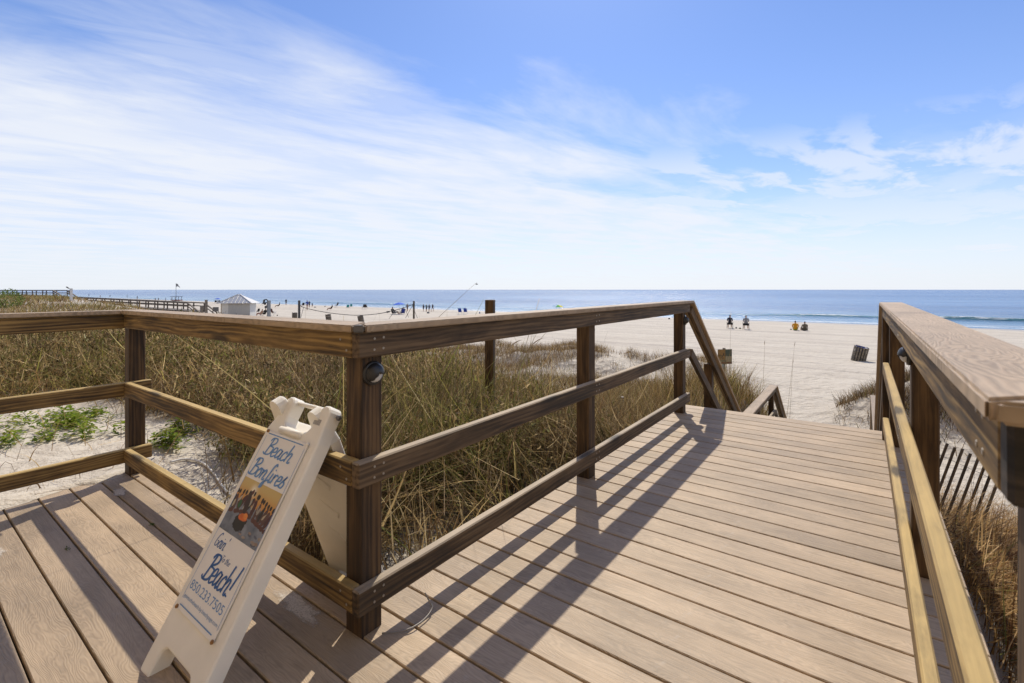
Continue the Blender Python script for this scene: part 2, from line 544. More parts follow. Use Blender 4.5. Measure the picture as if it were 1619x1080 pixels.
def prism(pts, z0, z1, mat=None, name='prism', zf=None):
    """polygon extruded upward; zf adds a height per point"""
    zf = zf or (lambda x, y: 0.0)
    n = len(pts)
    vs = [(x, y, z0 + zf(x, y)) for x, y in pts] + [(x, y, z1 + zf(x, y)) for x, y in pts]
    fs = [tuple(range(n - 1, -1, -1)), tuple(range(n, 2 * n))] + [(i, (i + 1) % n, n + (i + 1) % n, n + i) for i in range(n)]
    me = mesh(name, vs, fs)
    if mat: me.materials.append(mat)
    return me


def tube_data(pts, rad, sides=6, cap=True):
    pts = [Vector(p) for p in pts]
    vs, fs = [], []
    n = len(pts)
    prev = None
    for i, p in enumerate(pts):
        d = (pts[min(i + 1, n - 1)] - pts[max(i - 1, 0)]).normalized()
        a = Vector((0, 0, 1)) if abs(d.z) < 0.95 else Vector((1, 0, 0))
        x = d.cross(a).normalized() if prev is None else (prev - d * prev.dot(d)).normalized()
        prev = x
        y = d.cross(x)
        r = rad[i] if isinstance(rad, (list, tuple)) else rad
        for k in range(sides):
            an = 2 * math.pi * k / sides
            vs.append(p + x * (r * math.cos(an)) + y * (r * math.sin(an)))
    for i in range(n - 1):
        for k in range(sides):
            k2 = (k + 1) % sides
            fs.append((i * sides + k, i * sides + k2, (i + 1) * sides + k2, (i + 1) * sides + k))
    if cap:
        fs.append(tuple(range(sides - 1, -1, -1)))
        fs.append(tuple((n - 1) * sides + k for k in range(sides)))
    return vs, fs


def tube(name, pts, rad, mat, parent=None, sides=6):
    base = Vector(parent.location) if parent is not None else Vector((0, 0, 0))
    vs, fs = tube_data([Vector(p) - base for p in pts], rad, sides)
    me = mesh(name, vs, fs, True)
    me.materials.append(mat)
    return obj(name, me, parent)


def lathe(prof, seg=16, axis='Z'):
    vs, fs = [], []
    for r, z in prof:
        for k in range(seg):
            a = 2 * math.pi * k / seg
            vs.append((r * math.cos(a), r * math.sin(a), z))
    for i in range(len(prof) - 1):
        for k in range(seg):
            k2 = (k + 1) % seg
            fs.append((i * seg + k, i * seg + k2, (i + 1) * seg + k2, (i + 1) * seg + k))
    fs.append(tuple(range(seg - 1, -1, -1)))
    fs.append(tuple((len(prof) - 1) * seg + k for k in range(seg)))
    return vs, fs


def catmull(pts, n=8):
    pts = [np.array(p, float) for p in pts]
    if len(pts) < 3:
        return [pts[0] + (pts[1] - pts[0]) * k / n for k in range(n + 1)]
    q = [2 * pts[0] - pts[1]] + pts + [2 * pts[-1] - pts[-2]]
    out = []
    for i in range(1, len(q) - 2):
        a, b, c, d = q[i - 1:i + 3]
        for k in range(n):
            t = k / n
            out.append(0.5 * (2 * b + (c - a) * t + (2 * a - 5 * b + 4 * c - d) * t * t + (3 * b - a - 3 * c + d) * t ** 3))
    out.append(pts[-1])
    return out


# ------------------------------------------------------------------ terrain and sea
def graded(fine_a, fine_b, step, lo, hi, g=1.09):
    xs = list(np.arange(fine_a, fine_b + 1e-6, step))
    st = step; x = xs[-1]
    while x < hi:
        st *= g; x += st; xs.append(min(x, hi))
    st = step; x = xs[0]; pre = []
    while x > lo:
        st *= g; x -= st; pre.append(max(x, lo))
    return np.array(pre[::-1] + xs)


def grid_mesh(name, xs, ys, zfun):
    X, Y = np.meshgrid(xs, ys, indexing='xy')
    Z = zfun(X, Y)
    co = np.stack([X, Y, Z], -1).reshape(-1, 3)
    nx, ny = len(xs), len(ys)
    i = np.arange(nx - 1)[None, :] + nx * np.arange(ny - 1)[:, None]
    f = np.stack([i, i + 1, i + 1 + nx, i + nx], -1).reshape(-1, 4)
    me = bpy.data.meshes.new(name)
    me.vertices.add(len(co)); me.vertices.foreach_set('co', co.ravel())
    me.loops.add(f.size); me.loops.foreach_set('vertex_index', f.ravel().astype(np.int32))
    me.polygons.add(len(f)); me.polygons.foreach_set('loop_start', np.arange(0, f.size, 4, dtype=np.int32))
    me.polygons.foreach_set('use_smooth', np.ones(len(f), bool))
    me.update(); me.validate()
    return me


xs = graded(-12.0, 5.0, 0.11, -2500, 1500, 1.07)
ys = graded(-2.5, 19.0, 0.11, -400, 110, 1.06)
ground = tag(obj('sandy_ground', grid_mesh('sandy_ground', xs, ys, gz), mat=M_SAND), kind='structure')


def sea_z(X, Y):
    sh = shore_s(X)
    d = Y - sh
    # one small breaker a dozen metres out, swell behind it
    br = 0.30 + 0.18 * np.sin(X * 0.045 + 0.8) + 0.35 * fnoise(X * 0.08, X * 0 + 2.0, 3) + 0.75 * np.exp(-((X - 13) / 7.5) ** 2) + 0.40 * np.exp(-((X + 5) / 5.5) ** 2)
    ln = 13.5 + 2.2 * np.sin(X * 0.03) + 1.2 * np.sin(X * 0.11 + 1)
    front = np.exp(-np.clip(ln - d, 0, None) ** 2 / 0.55) * np.exp(-np.clip(d - ln, 0, None) ** 2 / 5.5)
    z = SEA_Z + 0.50 * np.clip(br, 0, 1.15) * front
    z = z + 0.16 * np.exp(-((d - 24 - 2 * np.sin(X * 0.05)) / 2.0) ** 2) * np.clip(np.sin(X * 0.037 + 2.1), 0, 1)
    z = z + 0.035 * fnoise(X * 0.22, Y * 0.6, 3) * sst(3, 10, d) * (1 - sst(60, 120, d))
    z = z + 0.05 * np.exp(-((d - 1.2) / 0.8) ** 2)
    return z


ysea = np.concatenate([np.arange(56, 104, 0.28), graded(104, 112, 0.4, 104, 40000, 1.11)[1:]])
xsea = graded(-60, 90, 0.8, -40000, 40000, 1.09)
sea = obj('sea', grid_mesh('sea', xsea, ysea, sea_z), mat=M_SEA)
tag(sea, kind='structure')
co = np.empty(len(sea.data.vertices) * 3); sea.data.vertices.foreach_get('co', co); co = co.reshape(-1, 3)
dsh = co[:, 1] - shore_s(co[:, 0])
sw = np.exp(-((dsh - 0.9 - 0.9 * fnoise(co[:, 0] * 0.25, co[:, 0] * 0 + 7.0, 3)) / 0.9) ** 2) * 0.95 + 0.5 * np.exp(-((dsh - 4.5) / 1.0) ** 2) * (fnoise(co[:, 0] * 0.1, co[:, 0] * 0 + 3.0, 2) > 0.1)
at = sea.data.attributes.new('swash', 'FLOAT', 'POINT')
at.data.foreach_set('value', np.clip(sw, 0, 1).astype(np.float32))

# ------------------------------------------------------------------ boardwalk deck
PITCH, BW, BT = 0.1425, 0.1353, 0.025
deck = thing('boardwalk', None, None, kind='structure')
for k in range(60):
    sc = 4.925 - k * PITCH
    if sc < -2.6: break
    t0, t1 = -1.50, 0.33
    if sc < 1.08: t0 = -3.97 + random.uniform(-0.006, 0.006)
    if sc < 0.95: t1 = 2.3
    rz = random.uniform(-0.0012, 0.0012)
    a = P(t0, sc, -BT / 2 + random.uniform(-0.0012, 0.0006)); b = P(t1, sc + rz, -BT / 2 + random.uniform(-0.0012, 0.0006))
    beam('board', a, b, BW, BT, M_DECK, deck, 0.003)
for tj in (-3.90, -3.45, -3.0, -2.55, -2.1, -1.65):
    beam('joist', P(tj, -2.6, -0.13), P(tj, 1.06, -0.13), 0.038, 0.19, M_POST, deck)
for tj in (-1.42, -1.0, -0.58, -0.16, 0.26):
    beam('joist', P(tj, -2.6, -0.131), P(tj, 4.93, -0.131), 0.038, 0.19, M_POST, deck)
beam('rim_board', P(-1.50, 4.962, -0.135), P(0.33, 4.962, -0.135), 0.03, 0.19, M_RAILG, deck)
beam('rim_board', P(-3.97, 1.132, -0.135), P(-1.53, 1.132, -0.135), 0.03, 0.19, M_RAILG, deck)

# ------------------------------------------------------------------ railings
RB, RM, RT = (0.100, 0.187), (0.526, 0.613), (0.962, 1.0515)
CAPZ = (1.0525, 1.0765)
PW = 0.089


def post(parent, tc, scn, z0=-0.9, z1=1.05, mat=M_POST):
    return beam('post', P(tc, scn, z0), P(tc, scn, z1) + Vector((random.uniform(-.003, .003), random.uniform(-.003, .003), 0)), PW, PW, mat, parent, 0.005, up=Vector((0, 1, 0)))


def rails(parent, a, b, face, mat, zs=(RB, RM, RT)):
    """three boards between deck points a and b, centred on the line"""
    for z0, z1 in zs:
        zc = (z0 + z1) / 2 + random.uniform(-0.002, 0.002)
        beam('rail', P(a[0], a[1], zc), P(b[0], b[1], zc), 0.038, z1 - z0, mat, parent, 0.005)


def cap(parent, pts, name='cap', mat=None):
    # local X runs along the longest side so that the grain follows the board
    cx = sum(p[0] for p in pts) / len(pts); cy = sum(p[1] for p in pts) / len(pts)
    e = max(((Vector(pts[i]) - Vector(pts[i - 1])) for i in range(len(pts))), key=lambda q: q.length)
    an = math.atan2(e.y, e.x)
    ca, sa = math.cos(-an), math.sin(-an)
    loc = [((x - cx) * ca - (y - cy) * sa, (x - cx) * sa + (y - cy) * ca) for x, y in pts]

    def zf(x, y):
        wx = x * math.cos(an) - y * math.sin(an) + cx; wy = x * math.sin(an) + y * math.cos(an) + cy
        return tilt(wx, wy)
    area = sum(loc[i - 1][0] * loc[i][1] - loc[i][0] * loc[i - 1][1] for i in range(len(loc)))
    if area < 0: loc = loc[::-1]
    me = prism(loc, CAPZ[0], CAPZ[1], mat or M_CAP, 'cap', zf)
    bm = bmesh.new(); bm.from_mesh(me)
    bmesh.ops.bevel(bm, geom=bm.edges[:], offset=0.004, segments=2, affect='EDGES')
    bm.to_mesh(me); bm.free()
    M = Matrix.Translation((cx, cy, 0)) @ Matrix.Rotation(an, 4, 'Z')
    return obj(name, me, parent, M=M)


M_EDGE = plain('cap_end_grey', (0.10, 0.10, 0.105), 0.6)
M_SCREW = plain('screw_head', (0.36, 0.33, 0.29), 0.45, 0.6)

rl = thing('deck_railing', 'brown wooden railing with flat cap, left side, turning a corner behind the folding sign', 'railing', P(-1.43, 1.04, 0))
# run along the walk
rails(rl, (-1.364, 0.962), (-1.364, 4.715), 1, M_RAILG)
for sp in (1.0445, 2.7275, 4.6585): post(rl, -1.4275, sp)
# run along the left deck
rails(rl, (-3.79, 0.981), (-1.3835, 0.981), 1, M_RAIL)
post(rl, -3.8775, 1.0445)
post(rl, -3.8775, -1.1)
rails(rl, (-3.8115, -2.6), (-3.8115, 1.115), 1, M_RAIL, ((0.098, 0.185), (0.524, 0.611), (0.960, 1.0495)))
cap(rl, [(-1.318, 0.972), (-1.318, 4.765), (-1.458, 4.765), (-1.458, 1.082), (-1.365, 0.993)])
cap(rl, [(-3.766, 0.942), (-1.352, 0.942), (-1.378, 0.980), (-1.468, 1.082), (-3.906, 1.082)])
cap(rl, [(-1.350, 0.943), (-1.320, 0.969), (-1.364, 0.990), (-1.376, 0.979)], 'cap_corner', M_EDGE)
cap(rl, [(-3.772, 0.942), (-3.772, -2.6), (-3.912, -2.6), (-3.912, 1.079)])
scr = None


def screws(parent, pts, axis):
    vs, fs = lathe([(0.0045, 0), (0.0042, 0.0012)], 10)
    for p in pts:
        me = bpy.data.meshes.get('screw') or mesh('screw', vs, fs)
        M = Matrix.Translation(p) @ axis.to_track_quat('Z', 'Y').to_matrix().to_4x4()
        obj('screw', me, parent, M_SCREW, M=M)


XP = Vector((1, 0, 0)); YM = Vector((0, -1, 0))
for zz0, zz1 in (RB, RM, RT):
    screws(rl, [P(-1.3448, sp + ds, zz0 + (zz1 - zz0) * q) for sp in (1.0445, 2.7275, 4.6585) for ds, q in ((-0.018, 0.3), (0.02, 0.32), (-0.017, 0.72), (0.021, 0.74))], XP)
    screws(rl, [P(-1.41 + dt, 0.9618, zz0 + (zz1 - zz0) * q) for dt, q in ((0.0, 0.3), (-0.035, 0.7))], YM)

rr = thing('deck_railing', 'brown wooden railing close to the lens on the right, lit yellow along its rails', 'railing', P(0.2, 2.6, 0))
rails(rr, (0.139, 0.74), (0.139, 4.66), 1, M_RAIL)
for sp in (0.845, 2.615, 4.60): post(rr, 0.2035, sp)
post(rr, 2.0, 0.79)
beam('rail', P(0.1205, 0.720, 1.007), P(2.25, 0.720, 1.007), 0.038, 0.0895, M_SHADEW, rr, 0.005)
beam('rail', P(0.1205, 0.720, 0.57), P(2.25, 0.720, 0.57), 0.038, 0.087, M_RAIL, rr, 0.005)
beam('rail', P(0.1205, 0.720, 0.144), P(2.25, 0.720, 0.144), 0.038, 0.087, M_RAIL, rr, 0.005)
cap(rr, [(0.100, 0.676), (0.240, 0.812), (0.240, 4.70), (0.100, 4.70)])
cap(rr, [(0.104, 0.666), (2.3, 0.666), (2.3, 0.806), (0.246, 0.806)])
screws(rr, [P(0.1198, sp + ds, zc) for sp in (0.845, 2.615) for ds in (-0.02, 0.02) for zc in (0.55, 0.59, 0.985, 1.03, 0.12, 0.165)], -XP)

# ------------------------------------------------------------------ stairs to the beach and their railings
LZ = -1.75                       # landing
st = thing('beach_stairs', 'wooden stairs leading down from the boardwalk end to the sand', 'stairs', P(-0.6, 5.0, -1.0))
nstep = 10
for i in range(1, nstep):
    z = LZ * i / nstep; s0 = 4.98 + 0.235 * (i - 1)
    for q in (0, 1):
        beam('tread', P(-1.36, s0 + 0.055 + 0.13 * q, z - 0.0135), P(0.12, s0 + 0.055 + 0.13 * q, z - 0.0135), 0.124, 0.025, M_DECK, st)
for tt in (-1.395, 0.155):
    beam('stringer', P(tt, 4.99, -0.20), P(tt, 7.2, LZ - 0.17), 0.04, 0.28, M_POST, st)
    beam('stringer', P(tt, 10.35, LZ - 0.20), P(tt, 11.75, LZ - 1.05), 0.04, 0.28, M_POST, st)
for k in range(22):
    sc = 7.26 + k * PITCH
    beam('landing_board', P(-1.50, sc, LZ - BT / 2), P(0.33, sc, LZ - BT / 2), BW, BT, M_DECK, st)
for tt in (-1.40, -0.58, 0.24):
    beam('joist', P(tt, 7.22, LZ - 0.125), P(tt, 10.3, LZ - 0.125), 0.038, 0.18, M_POST, st)
for i in range(1, 5):
    z = LZ - 0.17 * i; s0 = 10.34 + 0.25 * (i - 1)
    for q in (0, 1):
        beam('tread', P(-1.36, s0 + 0.07 + 0.135 * q, z - 0.0135), P(0.12, s0 + 0.07 + 0.135 * q, z - 0.0135), 0.128, 0.025, M_DECK, st)


def stair_rail(label, tin, sgn):
    """tin: inner face; sgn -1 posts to the left, +1 posts to the right"""
    o = thing('stair_railing', label, 'railing', P(tin, 7.3, LZ))
    tr = tin + sgn * 0.019; tp = tin + sgn * 0.0825; tcp = tin + sgn * 0.045
    sl = 0.69
    cz = 1.0645
    top0, top1 = (4.775, cz - 0.008), (7.28, cz + LZ)
    k = (top1[1] - top0[1]) / (top1[0] - top0[0])
    low0, low1 = (10.36, cz + LZ), (11.75, cz + LZ - 0.95)
    k2 = (low1[1] - low0[1]) / (low1[0] - low0[0])
    segs = [(top0, top1), (top1, low0), (low0, low1)]
    for (a, b) in segs:
        dx = (b[0] - a[0]); nrm = math.hypot(1, (b[1] - a[1]) / dx)
        beam('cap', P(tcp, a[0], a[1]), P(tcp, b[0] - 0.003, b[1]), 0.14, 0.024, M_CAP if b[1] == a[1] else M_CAP, o)
        for dz in (0.0585, 0.49, 0.92):
            if dz == 0.92 and b[1] != a[1]: continue
            ofs = dz * (nrm if dz < 0.1 else 1.0)
            beam('rail', P(tr, a[0] + 0.002, a[1] - ofs), P(tr, b[0] - 0.002, b[1] - ofs), 0.038, 0.088, M_RAILG, o)
    for sp in (5.74, 7.2, 8.8, 10.3, 11.6):
        if sp < 7.28: zt = top0[1] + k * (sp - top0[0])
        elif sp < 10.36: zt = cz + LZ
        else: zt = low0[1] + k2 * (sp - low0[0])
        post(o, tp, sp, min(gzf(tp, sp), zt - 1.1) - 0.3, zt - 0.055, M_POST)
    return o


o = stair_rail('stair railing on the left, dropping steeply from the boardwalk end post', -1.345, -1)
o = stair_rail('stair railing on the right, mostly hidden behind the near railing', 0.125, 1)
beam('post', P(0.1635, 4.7465, -0.9), P(0.1635, 4.7465, 1.045), PW, PW, M_POST, o, 0.005, up=Vector((0, 1, 0)))

# ------------------------------------------------------------------ little dome lights on the posts
M_BLACK = plain('black_plastic', (0.018, 0.018, 0.02), 0.35, 0, 0.2, 20, 0.02)
M_LENS = plain('frosted_lens', (0.55, 0.57, 0.6), 0.3, 0, 0.1, 20, 0.0)


def post_light(label, p, axis, r=0.037):
    o = thing('post_light', label, 'light', p, 'dome lights on the railing posts')
    q = axis.to_track_quat('Z', 'Y').to_matrix().to_4x4()
    M = Matrix.Translation(p) @ q
    vs, fs = lathe([(r * 1.12, -0.001), (r * 1.16, 0.006), (r * 1.1, 0.013), (r * 0.9, 0.0135)], 24)
    obj('base_plate', mesh('light_base', vs, fs, True), o, M_BLACK, M=M)
    vs, fs = lathe([(r * 0.86 * math.cos(a), 0.0125 + r * 0.66 * math.sin(a)) for a in np.linspace(0, 1.45, 9)], 24)
    obj('lens', mesh('light_lens', vs, fs, True), o, M_LENS, M=M)
    # hood: a half shell over the upper part and one side
    n1, n2 = 9, 20
    vs, fs = [], []
    a0, a1 = R(-8), R(228)
    for i in range(n1 + 1):
        el = 1.5 * i / n1
        for k in range(n2 + 1):
            az = a0 + (a1 - a0) * k / n2 + 0.08 * math.sin(i * 1.7)
            rr_ = r * 0.99
            vs.append((rr_ * math.cos(el) * math.cos(az), rr_ * math.cos(el) * math.sin(az), 0.012 + r * 0.84 * math.sin(el)))
    for i in range(n1):
        for k in range(n2):
            j = i * (n2 + 1) + k
            fs.append((j, j + 1, j + n2 + 2, j + n2 + 1))
    h = obj('hood', mesh('light_hood', vs, fs, True), o, M_BLACK, M=M)
    md = h.modifiers.new('thick', 'SOLIDIFY'); md.thickness = 0.003
    return o


post_light('round black dome light on the corner post above the folding sign', P(-1.3829, 1.046, 0.903), XP)
post_light('small dark dome light on the far left end post of the walk', P(-1.3829, 4.66, 0.885), XP)
post_light('round dome light under the cap of the right railing', P(0.1588, 2.60, 0.905), -XP)

# ------------------------------------------------------------------ folding sandwich-board sign
M_WHITE = plain('white_moulded_plastic', (0.82, 0.78, 0.70), 0.42, 0, 0.10, 9, 0.03)
M_PANEL = plain('sign_panel_white', (0.80, 0.77, 0.73), 0.5, 0, 0.03, 30, 0.0)
M_BLUE = plain('print_blue', (0.13, 0.28, 0.54), 0.5, 0, 0.05, 30, 0)
M_NAVY = plain('print_navy', (0.028, 0.115, 0.33), 0.5, 0, 0.05, 30, 0)
M_RUST = plain('rusty_clip', (0.30, 0.15, 0.05), 0.7, 0.2, 0.4, 60, 0)

PB = P(-1.8045, 0.602, 0.158 - tilt(-1.8, 0.6) + tilt(-1.8, 0.6))
LEAN = 0.534
sign = thing('folding_sign', 'white folding sandwich board advertising beach bonfires, standing astride the left railing', 'sign', P(-1.67, 0.95, 0))
fx = Vector((1, 0, 0)); fy = Vector((0, math.sin(LEAN), math.cos(LEAN))); fz = fx.cross(fy)      # fz faces the viewer
FM = Matrix((fx, fy, fz)).transposed().to_4x4(); FM.translation = PB
# back leaf mirrors the front one about the hinge line
hy, hz_ = 0.975, 0.785
by = Vector((0.13, -math.sin(0.36), math.cos(0.36))).normalized(); bx = Vector((-1, -0.02, 0)).normalized(); bz = bx.cross(by)
BM = Matrix((bx, by, bz)).transposed().to_4x4()
BM.translation = Vector((PB.x + 0.290, hy + 0.012, hz_ - 0.045)) - by * 0.70


def leaf(outline, holes, z0, z1, round_=0.012):
    """moulded leaf: outline with a bevelled rim"""
    bm = bmesh.new()
    vs = [bm.verts.new((x, y, z1)) for x, y in outline]
    f = bm.faces.new(vs)
    if f.normal.z < 0: bmesh.ops.reverse_faces(bm, faces=[f])
    r = bmesh.ops.extrude_face_region(bm, geom=[f])
    bmesh.ops.translate(bm, vec=(0, 0, z0 - z1), verts=[e for e in r['geom'] if isinstance(e, bmesh.types.BMVert)])
    bmesh.ops.recalc_face_normals(bm, faces=bm.faces)
    es = [e for e in bm.edges if all(abs(v.co.z - z1) < 1e-6 for v in e.verts)]
    bmesh.ops.bevel(bm, geom=es, offset=round_, segments=3, affect='EDGES', profile=0.6)
    me = bpy.data.meshes.new('leaf'); bm.to_mesh(me); bm.free()
    return me


def arc(cx, cy, r, a0, a1, n=6):
    return [(cx + r * math.cos(R(a0 + (a1 - a0) * k / n)), cy + r * math.sin(R(a0 + (a1 - a0) * k / n))) for k in range(n + 1)]


XL, XR = -0.036, 0.312
def lug(cx, r, y0, y1, flip):
    """rounded upright lug between y0 and y1, listed right side up then down"""
    pts = [(cx + r, y0)] + arc(cx, y1 - r, r, 0, 180, 8) + [(cx - r, y0)]
    return pts


out = [(XL - 0.006, -0.150)] + arc(XL + 0.012, -0.176, 0.016, 180, 270, 4) + [(XL + 0.062, -0.186)] + arc(XL + 0.095, -0.128, 0.03, 180, 90, 5) + \
      arc(XR - 0.095, -0.128, 0.03, 90, 0, 5) + [(XR - 0.062, -0.186)] + arc(XR - 0.012, -0.176, 0.016, 270, 360, 4) + [(XR + 0.006, -0.150)] + \
      [(XR, 0.50), (XR - 0.002, 0.60)] + lug(XR - 0.046, 0.033, 0.655, 0.728, 0) + [(XR - 0.088, 0.635), (XR - 0.100, 0.622)] + \
      [(XL + 0.112, 0.622), (XL + 0.100, 0.635)] + lug(XL + 0.062, 0.031, 0.655, 0.728, 1) + [(XL + 0.004, 0.60), (XL, 0.50)]
lf = leaf(out, None, -0.052, 0.0)
obj('front_leaf', lf, sign, M_WHITE, M=FM)
bout = [(x, y - 0.02 if y < 0 else y) for x, y in out]
lb = leaf([(0.014 + (x - 0.138) * (0.97 if y > 0 else 0.92) + 0.120, y) for x, y in bout], None, -0.045, 0.0)
bl = obj('back_leaf', lb, sign, M_WHITE, M=BM)
# ribs moulded into the back leaf
for yy in (0.10, 0.24, 0.38, 0.50):
    q = beam('rib', BM @ Vector((0.09, yy, -0.047)), BM @ Vector((0.20, yy + 0.05, -0.047)), 0.03, 0.012, M_WHITE, sign, 0.005, up=bz)
tube('handle_bar', [PB + fy * 0.712 + fz * -0.026 + fx * 0.04, PB + fy * 0.712 + fz * -0.026 + fx * 0.235], 0.0085, M_WHITE, sign, 10)
for xx in (XL - 0.004, XR + 0.004):
    c = PB + fy * 0.700 + fz * -0.03 + fx * xx
    tube('hinge_pin', [c - fx * 0.004, c + fx * 0.004], 0.010, plain('hinge_grey', (0.16, 0.16, 0.17), 0.4, 0.5), sign, 10)
tube('crossbar', [PB + fy * 0.606 + fz * 0.004 + fx * 0.07, PB + fy * 0.606 + fz * 0.004 + fx * 0.205], 0.012, M_WHITE, sign, 8)
panel = obj('poster_panel', box(0.272, 0.590, 0.004, 0.001, M_PANEL), sign, M=FM @ Matrix.Translation((0.136, 0.2935, 0.0045)))
PM = Matrix.Translation((-0.136, -0.2935, 0.0))         # poster coordinates from its lower left corner


def child_of_panel(name, me, mat, z=0.0026):
    o = bpy.data.objects.new(name, me)
    if mat: me.materials.append(mat)
    COL.objects.link(o); o.parent = panel
    o.matrix_local = PM @ Matrix.Translation((0, 0, z))
    return o


# the printed picture: sunset, people round a fire, drawn as flat print
nx, ny = 210, 136
px0, px1, py0, py1 = 0.004, 0.2665, 0.247, 0.420
gx = np.linspace(0, 1, nx); gy = np.linspace(0, 1, ny)
U, V = np.meshgrid(gx, gy, indexing='xy')
img = np.zeros((ny, nx, 3))
skyg = sst(0.60, 0.95, V)[..., None]
img[:] = np.array((0.55, 0.24, 0.05)) * (1 - skyg) + np.array((0.58, 0.42, 0.16)) * skyg
dd = np.exp(-(((U - 0.36) / 0.07) ** 2 + ((V - 0.83) / 0.10) ** 2))[..., None]
img = img * (1 - dd) + np.array((0.85, 0.78, 0.62)) * dd
sandm = sst(0.62, 0.50, V)[..., None] * 0 + (V < 0.58 + 0.02 * np.sin(U * 9))[..., None]
sn = fnoise(U * 9, V * 7, 4)[..., None]
img = np.where(sandm > 0, np.array((0.16, 0.18, 0.22)) + sn * 0.12, img)
prs = random.Random(5)


def blob(cx, cy, rx, ry, col, an=0.0, tex=0.35):
    global img
    dx = (U - cx); dy = (V - cy)
    x = dx * math.cos(an) + dy * math.sin(an); y = -dx * math.sin(an) + dy * math.cos(an)
    m = ((x / rx) ** 2 + (y / ry) ** 2 + 0.5 * fnoise(U * 14 + cx * 9, V * 12, 3)) < 1
    img[m] = np.array(col) * (1 + tex * fnoise(U * 22, V * 19, 3)[m][:, None])


for i in range(15):
    cx = 0.03 + 0.94 * i / 14 + prs.uniform(-.02, .02)
    side = 1 if cx > 0.5 else -1
    base = 0.50 - 0.20 * abs(cx - 0.42)
    tone = prs.choice([(0.10, 0.025, 0.02), (0.06, 0.018, 0.02), (0.02, 0.016, 0.016), (0.09, 0.04, 0.035), (0.05, 0.02, 0.03)])
    blob(cx, base + 0.10, 0.036, 0.15, tone, prs.uniform(-.3, .3))
    blob(cx + side * 0.01, base + 0.29, 0.024, 0.048, (0.016, 0.011, 0.011))
    if prs.random() < 0.7:
        blob(cx + prs.uniform(-.03, .03), base + 0.08 + prs.uniform(-.05, .1), 0.022, 0.075, prs.choice([(0.34, 0.31, 0.26), (0.40, 0.34, 0.24), (0.26, 0.25, 0.26)]), prs.uniform(-.6, .6))
    blob(cx + prs.uniform(-.02, .02), base - 0.07, 0.05, 0.04, (0.085, 0.028, 0.022), prs.uniform(-.3, .3))
blob(0.20, 0.52, 0.035, 0.075, (0.012, 0.09, 0.03))
blob(0.36, 0.60, 0.05, 0.21, (0.03, 0.013, 0.014), 0.1)
blob(0.37, 0.80, 0.026, 0.055, (0.10, 0.025, 0.02))
blob(0.40, 0.20, 0.14, 0.12, (0.010, 0.009, 0.010), 0, 0.2)
blob(0.40, 0.30, 0.15, 0.075, (0.012, 0.010, 0.010), 0, 0.2)
blob(0.41, 0.34, 0.105, 0.060, (0.62, 0.13, 0.02))
blob(0.46, 0.38, 0.05, 0.05, (0.70, 0.22, 0.04))
for i in range(16):
    blob(prs.uniform(0.5, 0.97), prs.uniform(0.02, 0.20), 0.04, 0.02, prs.choice([(0.28, 0.20, 0.16), (0.08, 0.09, 0.13), (0.30, 0.24, 0.2)]), prs.uniform(-.3, .3))
pv_ = np.stack([px0 + U * (px1 - px0), py0 + V * (py1 - py0), U * 0], -1).reshape(-1, 3)
idx = np.arange(nx - 1)[None, :] + nx * np.arange(ny - 1)[:, None]
pf = np.stack([idx, idx + 1, idx + 1 + nx, idx + nx], -1).reshape(-1, 4)
pme = mesh('printed_photo', pv_.tolist(), pf.tolist())
ca = pme.color_attributes.new('col', 'FLOAT_COLOR', 'POINT')
ca.data.foreach_set('color', np.concatenate([np.clip(img, 0, 1), np.ones((ny, nx, 1))], -1).reshape(-1).astype(np.float32))
child_of_panel('printed_photo', pme, M_PRINT)

